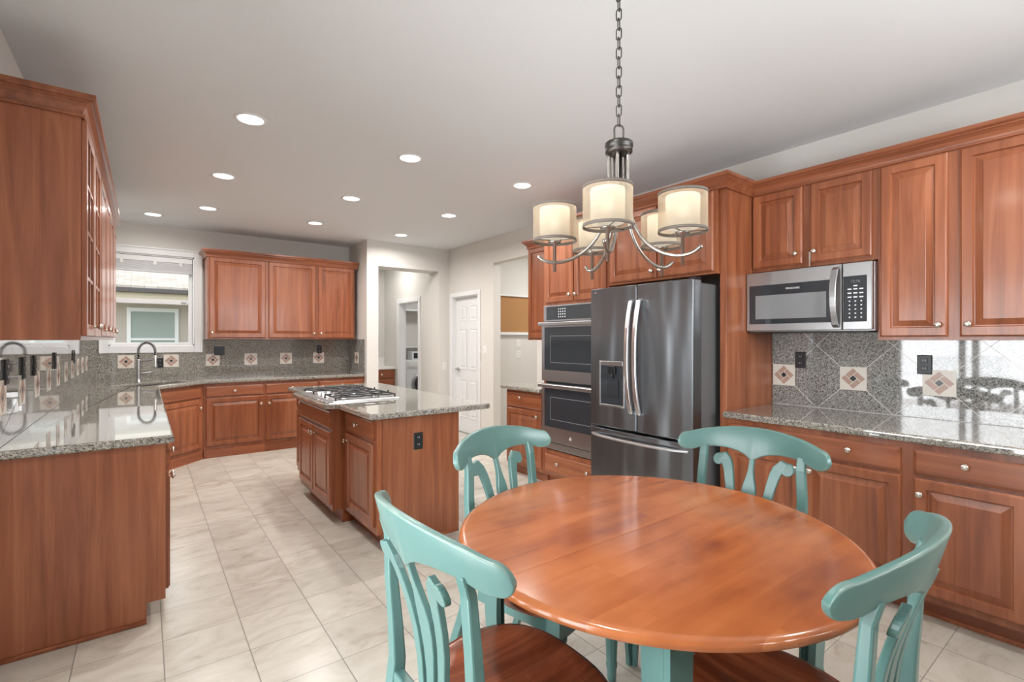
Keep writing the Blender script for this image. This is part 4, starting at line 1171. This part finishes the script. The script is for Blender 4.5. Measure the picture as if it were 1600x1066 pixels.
def make_chair(label):
    r = thing('dining_chair', label, 'chair', group='teal napoleon chairs around the table')
    # crest rail
    mb = MB(); v = []; f = []; ss = sorted(set([-a for a in AA] + AA + [.0 + k * .012 for k in range(-19, 20)]))
    for s in ss:
        a = abs(s); x, y = arc_xy(s); tz = interp(AA, TT, a); bz = interp(AA, BB, a)
        nx, ny = -math.sin(s / RC), math.cos(s / RC); h = .0105
        rr = min(.0065, h * .8, (tz - bz) * .45)
        sec = []
        for cz, cq, a0 in ((tz - rr, h - rr, 0), (tz - rr, -h + rr, 90), (bz + rr, -h + rr, 180), (bz + rr, h - rr, 270)):
            for da in (0, 30, 60, 90): sec.append((cz + rr * math.sin(R(a0 + da)), cq + rr * math.cos(R(a0 + da))))
        for z, q in sec: v.append((x + nx * q, y + ny * q + lean(z), z))
    ns = 16
    for i in range(len(ss) - 1):
        for k in range(ns):
            q = (k + 1) % ns; f.append((ns * i + k, ns * i + q, ns * i + ns + q, ns * i + ns + k))
    f.append(tuple(range(ns))[::-1]); e = ns * (len(ss) - 1); f.append(tuple(e + k for k in range(ns)))
    f = [t_[::-1] for t_ in f]
    mb.add(v, f, 0, True); o = mb.build('crest_rail', M['teal'], r)
    bmx = bmesh.new(); bmx.from_mesh(o.data); bmesh.ops.recalc_face_normals(bmx, faces=bmx.faces); bmx.to_mesh(o.data); bmx.free()
    # back posts running down to the rear legs
    for sx in (-1, 1):
        x, y = arc_xy(.205)
        pts = [(sx * .238, -.075, 0), (sx * .228, -.02, .14), (sx * .217, .035, .30), (sx * .210, .060, .43), (sx * .206, .066, .52), (sx * .205, .060, .62), (sx * .207, .050, .74), (sx * (x - .001), y + lean(.86) + .001, .862), (sx * x, y + lean(.91), .912)]
        MB().bar(pts, [.034, .036, .040, .044, .042, .038, .036, .036, .034], [.030, .032, .036, .040, .036, .032, .028, .025, .024], up=(0, 1, 0)).build('back_leg', M['tealflat'], r, bevel=.005)
    # splat: centre vase and two scrolls
    def yy(z): return .064 + (z - .46) * (lean(.87) - .064 + .002) / .41 - .025 * math.sin(math.pi * min(1, max(0, (z - .46) / .41))) * -1
    def ribbon(cl, name):
        mb = MB(); v = []; f = []; n = len(cl)
        for x, z, w_ in cl:
            k = cl.index((x, z, w_))
            x2, z2 = cl[min(k + 1, n - 1)][:2]; x1, z1 = cl[max(k - 1, 0)][:2]
            d = Vector((x2 - x1, z2 - z1)).normalized(); nx, nz = d.y, -d.x
            for q in (-1, 1):
                for th_ in (-.0085, .0085):
                    X, Z = x + nx * w_ * q, z + nz * w_ * q; v.append((X, yy(Z) + th_, Z))
        for k in range(n - 1):
            a = 4 * k; b = a + 4
            f += [(a, a + 2, b + 2, b), (a + 1, b + 1, b + 3, a + 3), (a, b, b + 1, a + 1), (a + 2, a + 3, b + 3, b + 2)]
        f += [(0, 1, 3, 2), (4 * n - 4, 4 * n - 2, 4 * n - 1, 4 * n - 3)]
        mb.add(v, f); return mb
    ribbon([(0, .868, .011), (0, .845, .0105), (0, .82, .012), (0, .79, .018), (0, .755, .027), (0, .725, .0305), (0, .69, .030), (0, .64, .025), (0, .58, .019), (0, .52, .0155), (0, .478, .0145)], 's').build('center_splat', M['tealflat'], r, bevel=.003)
    for sx in (-1, 1):
        cl = [(.140, .862, .010), (.124, .864, .021), (.106, .842, .0225), (.095, .815, .021), (.087, .78, .020), (.078, .73, .0185), (.067, .67, .017), (.056, .60, .0155), (.046, .53, .0145), (.040, .478, .014)]
        mb = ribbon([(sx * x, z, w_) for x, z, w_ in cl], 's')
        c = (sx * .142, .848); pts = [(c[0] + .025 * math.cos(2 * math.pi * k / 18), c[1] + .025 * math.sin(2 * math.pi * k / 18)) for k in range(18)]
        mb2 = MB().slab_xz(pts, -.0088, .0088); mb2.v = [(x, y + yy(z), z) for x, y, z in mb2.v]; mb.add(mb2.v, mb2.f)
        mb.build('scroll_splat', M['tealflat'], r, bevel=.003)
    MB().box(-.205, .205, .048, .078, .455, .492).build('back_shoe', M['tealflat'], r, bevel=.005)
    # saddle seat
    out = []
    for k in range(48):
        t = 2 * math.pi * k / 48; c, s_ = math.cos(t), math.sin(t); e = 2 / 2.7
        X = .262 * math.copysign(abs(c) ** e, c); Y = .235 * math.copysign(abs(s_) ** e, s_)
        X *= 1 - .16 * max(0, -Y / .235); out.append((X, .305 + Y))
    mb = MB(); lv = [(1.0, .430), (1.0, .452), (.985, .462), (.93, .464), (.80, .457), (.55, .450), (.25, .449)]
    v = []; f = []; n = 48
    mb_bottom = [(x * .96, .305 + (y - .305) * .96, .424) for x, y in out]
    v += mb_bottom
    for sc_, z in lv:
        v += [(x * sc_, .305 + (y - .305) * sc_, z + (.006 * max(0, 1 - abs(x) / .06) * (1 if y > .35 else 0) if sc_ < .9 else 0)) for x, y in out]
    for i in range(len(lv)):
        for k in range(n):
            q = (k + 1) % n; f.append((i * n + k, i * n + q, (i + 1) * n + q, (i + 1) * n + k))
    f.append(tuple(range(n))[::-1]); f.append(tuple(range(len(lv) * n, (len(lv) + 1) * n)))
    mb.add(v, f, 0, True); mb.build('seat', M['seat'], r)
    mb = MB(); mb.box(-.178, .178, .475, .495, .355, .4235).box(-.200, -.178, .09, .46, .355, .4235).box(.178, .200, .09, .46, .355, .4235).box(-.178, .178, .075, .095, .355, .4235)
    mb.build('apron', M['tealflat'], r, bevel=.003)
    for sx in (-1, 1):
        mb = MB(); N = 40; pr = [(.016, 0), (.019, .02), (.020, .05), (.023, .06), (.023, .07), (.021, .08), (.024, .16), (.028, .27), (.029, .33), (.033, .345), (.033, .36)]
        v = []; f = []
        for r_, z in pr:
            for k in range(N):
                fl = 1 - (.13 if .075 < z < .335 else 0) * (.5 + .5 * math.cos(k * 2 * math.pi * 10 / N)); t = 2 * math.pi * k / N
                v.append((sx * .192 + r_ * fl * math.cos(t), .468 + r_ * fl * math.sin(t), z))
        for i in range(len(pr) - 1):
            for k in range(N): q = (k + 1) % N; f.append((i * N + k, i * N + q, (i + 1) * N + q, (i + 1) * N + k))
        f.append(tuple(range(N))[::-1]); f.append(tuple(range((len(pr) - 1) * N, len(pr) * N)))
        mb.add(v, f, 0, True); mb.box(sx * .192 - .030, sx * .192 + .030, .440, .496, .36, .424)
        mb.build('front_leg', M['tealflat'], r)
    return r


c0 = make_chair('teal wooden dining chair at the front left with its back to the camera')
spots = [(.575, 1.05, -90, None),
         (1.245, 1.665, 193, 'teal wooden dining chair behind the table in front of the wall oven'),
         (2.025, 1.05, 96, 'teal wooden dining chair behind the table in front of the right base cabinets'),
         (1.272, .378, 3, 'teal wooden dining chair at the front right with its back to the camera')]
for i, (x, y, rz, lb) in enumerate(spots):
    c = c0 if i == 0 else copy_tree(c0)
    if lb: c['label'] = lb
    fx, fy = -math.sin(R(rz)), math.cos(R(rz))
    c.location = (x - fx * .088, y - fy * .088, 0); c.rotation_euler = (0, 0, R(rz))

# ------------------------------------------------------------------ nook: message board rails, hall and laundry
nb = thing('bulletin_board', 'cork bulletin board between two white rails on the nook wall', 'board', (4.7, 5.75, 1.5))
MB().box(-.80, .75, -.015, 0, .0, .525).build('cork_panel', M['cork'], nb)
MB().box(-.81, .76, -.045, 0, .5255, .55).build('top_rail', M['white'], nb, bevel=.004)
MB().box(-.81, .76, -.05, 0, -.04, -.0005).build('bottom_rail', M['white'], nb, bevel=.004)

hc = thing('hall_cabinet', 'small cherry cabinet with white top seen down the hall', 'cabinet', (2.63, 8.30, 0), 0)
MB().box(0, .975, 0, .49, .0, .86).build('body', M['wood_v'], hc)
for z0, z1 in ((.70, .84), (.42, .68), (.12, .40)): front(hc, 'drawer', .50, .945, z0, z1, [(.72, (z0 + z1) / 2)]); front(hc, 'drawer', .03, .47, z0, z1, [(.25, (z0 + z1) / 2)])
MB().box(-.004, .985, -.02, .497, .8605, .90).build('counter_top', M['paper'], hc, bevel=.004)
MB().box(-.004, .985, .477, .497, .9005, 1.06).build('counter_splash', M['paper'], hc, bevel=.003)

ws = thing('washing_machine', 'white front-load washing machine seen through the laundry door', 'washing machine', (4.13, 8.95, 0), 0)
MB().box(0, .68, 0, .64, .012, .98).build('cabinet', M['white'], ws, bevel=.012)
for x in (.06, .62): MB().lathe((x, .08, 0), (0, 0, 1), [(.02, 0), (.02, .0125)], 10).build('foot', M['black'], ws)
MB().box(.03, .65, -.012, -.0005, .83, .96).build('control_panel', M['whiteplate'], ws, bevel=.004)
MB().box(.05, .22, -.018, -.0125, .86, .93).build('detergent_drawer', M['white'], ws, bevel=.004)
MB().lathe((.40, -.0125, .895), (0, -1, 0), [(.03, 0), (.028, .02)], 20).build('dial', M['steel'], ws)
MB().lathe((.34, -.0005, .50), (0, -1, 0), [(.225, 0), (.225, .02), (.20, .035), (.17, .03), (.165, .012)], 40, caps=False).build('door_ring', M['steel'], ws)
MB().lathe((.34, -.0005, .50), (0, -1, 0), [(.165, .0), (.165, .010), (.12, .022), (.05, .028)], 32).build('door_glass', M['blackglass'], ws)
tag(MB().box(3.745, 5.7, 9.25, 9.615, 1.99, 2.02).build('wall_shelf', M['white'], center=True, bevel=.003), 'upper white shelf on the laundry wall', 'shelf')
tag(MB().box(3.745, 5.7, 9.35, 9.615, 1.225, 1.25).build('wall_shelf', M['white'], center=True, bevel=.003), 'lower white shelf above the washing machine', 'shelf')
bx = thing('storage_box', 'small white box with dark front on the washing machine', 'box', (4.40, 9.06, .981))
MB().box(-.09, .15, 0, .2, 0, .17).build('shell', M['white'], bx, bevel=.006); MB().box(-.055, .12, -.003, -.0003, .03, .14).build('face', M['ovenglass'], bx)

# ------------------------------------------------------------------ outside
gd = struct('lawn', MB().box(-14, 14, -12, 24, -.5, -.42), M['lawn'])
nh = thing('neighbor_house', 'neighboring house with shingled roof seen through the sink window', 'house', (0, 11.3, -.42))
MB().box(-.62, 7, 0, .2, 0, 2.55).build('house_wall', M['siding'], nh)
MB().box(-1.0, 7, -.52, -.5, 2.50, 2.68).box(-.62, 7, -.5, -.001, 2.50, 2.52).build('fascia', M['eave'], nh)
MB().box(-1.0, 7, -.60, -.522, 2.64, 2.72).build('gutter', M['gutter'], nh, bevel=.01)
sl = .42; y0, y1 = -.58, 2.9; za = 2.72; zb = za + sl * (y1 - y0)
mb = MB(); v = [(-1.0, y0, za), (7, y0, za), (7, y1, zb), (1.46, y1, zb)]; mb.add(v + [(x, y, z + .04) for x, y, z in v], [(3, 2, 1, 0), (4, 5, 6, 7), (0, 1, 5, 4), (1, 2, 6, 5), (2, 3, 7, 6), (3, 0, 4, 7)])
mb.build('roof', M['shingle'], nh)
hw = MB(); hw.box(-.26, -.20, -.03, 0, 1.40, 2.40).box(.46, .52, -.03, 0, 1.40, 2.40).box(-.20, .46, -.03, 0, 2.33, 2.40).box(-.20, .46, -.03, 0, 1.40, 1.46).box(-.20, .46, -.028, 0, 1.80, 1.84)
hwo = hw.build('house_window', M['white'], nh); MB().box(-.20, .46, -.012, -.002, 1.46, 2.33).build('window_glass', M['outglass'], hwo)
struct('deck', MB().box(-5.2, XL - .15, -1.5, 4.0, -.2, -.04), M['deck'])
rl = thing('deck_railing', 'white deck railing outside the glass door', 'railing', (-5.0, 1.2, -.04))
MB().box(-.05, .05, -2.6, 2.7, .94, 1.0).build('top_rail', M['white'], rl); MB().box(-.03, .03, -2.6, 2.7, .08, .13).build('bottom_rail', M['white'], rl)
for k in range(4): MB().box(-.05, .05, -2.6 + k * 1.73, -2.5 + k * 1.73, 0, 1.05).build('post', M['white'], rl)
for k in range(30): MB().box(-.015, .015, -2.42 + k * .172, -2.39 + k * .172, .1305, .9395).build('baluster', M['white'], rl)
gr = thing('barbecue_grill', 'black barbecue grill on the deck outside the glass door', 'grill', (-2.6, 1.75, -.04), 90)
MB().box(-.42, .42, -.26, .26, .72, .92).build('firebox', M['black'], gr, bevel=.02)
mb = MB(); pr = [(-.42, .0)] ; mb.slab_xz([(-.42, .925), (.42, .925), (.42, 1.08), (.36, 1.18), (-.36, 1.18), (-.42, 1.08)], -.25, .25); mb.build('lid', M['black'], gr, bevel=.02)
for x in (-.38, .38):
    for y in (-.2, .2): MB().box(x - .02, x + .02, y - .02, y + .02, 0, .7195).build('leg', M['black'], gr)
MB().box(-.85, -.425, -.22, .22, .86, .90).build('side_shelf', M['black'], gr); MB().box(.425, .85, -.22, .22, .86, .90).build('side_shelf', M['black'], gr)
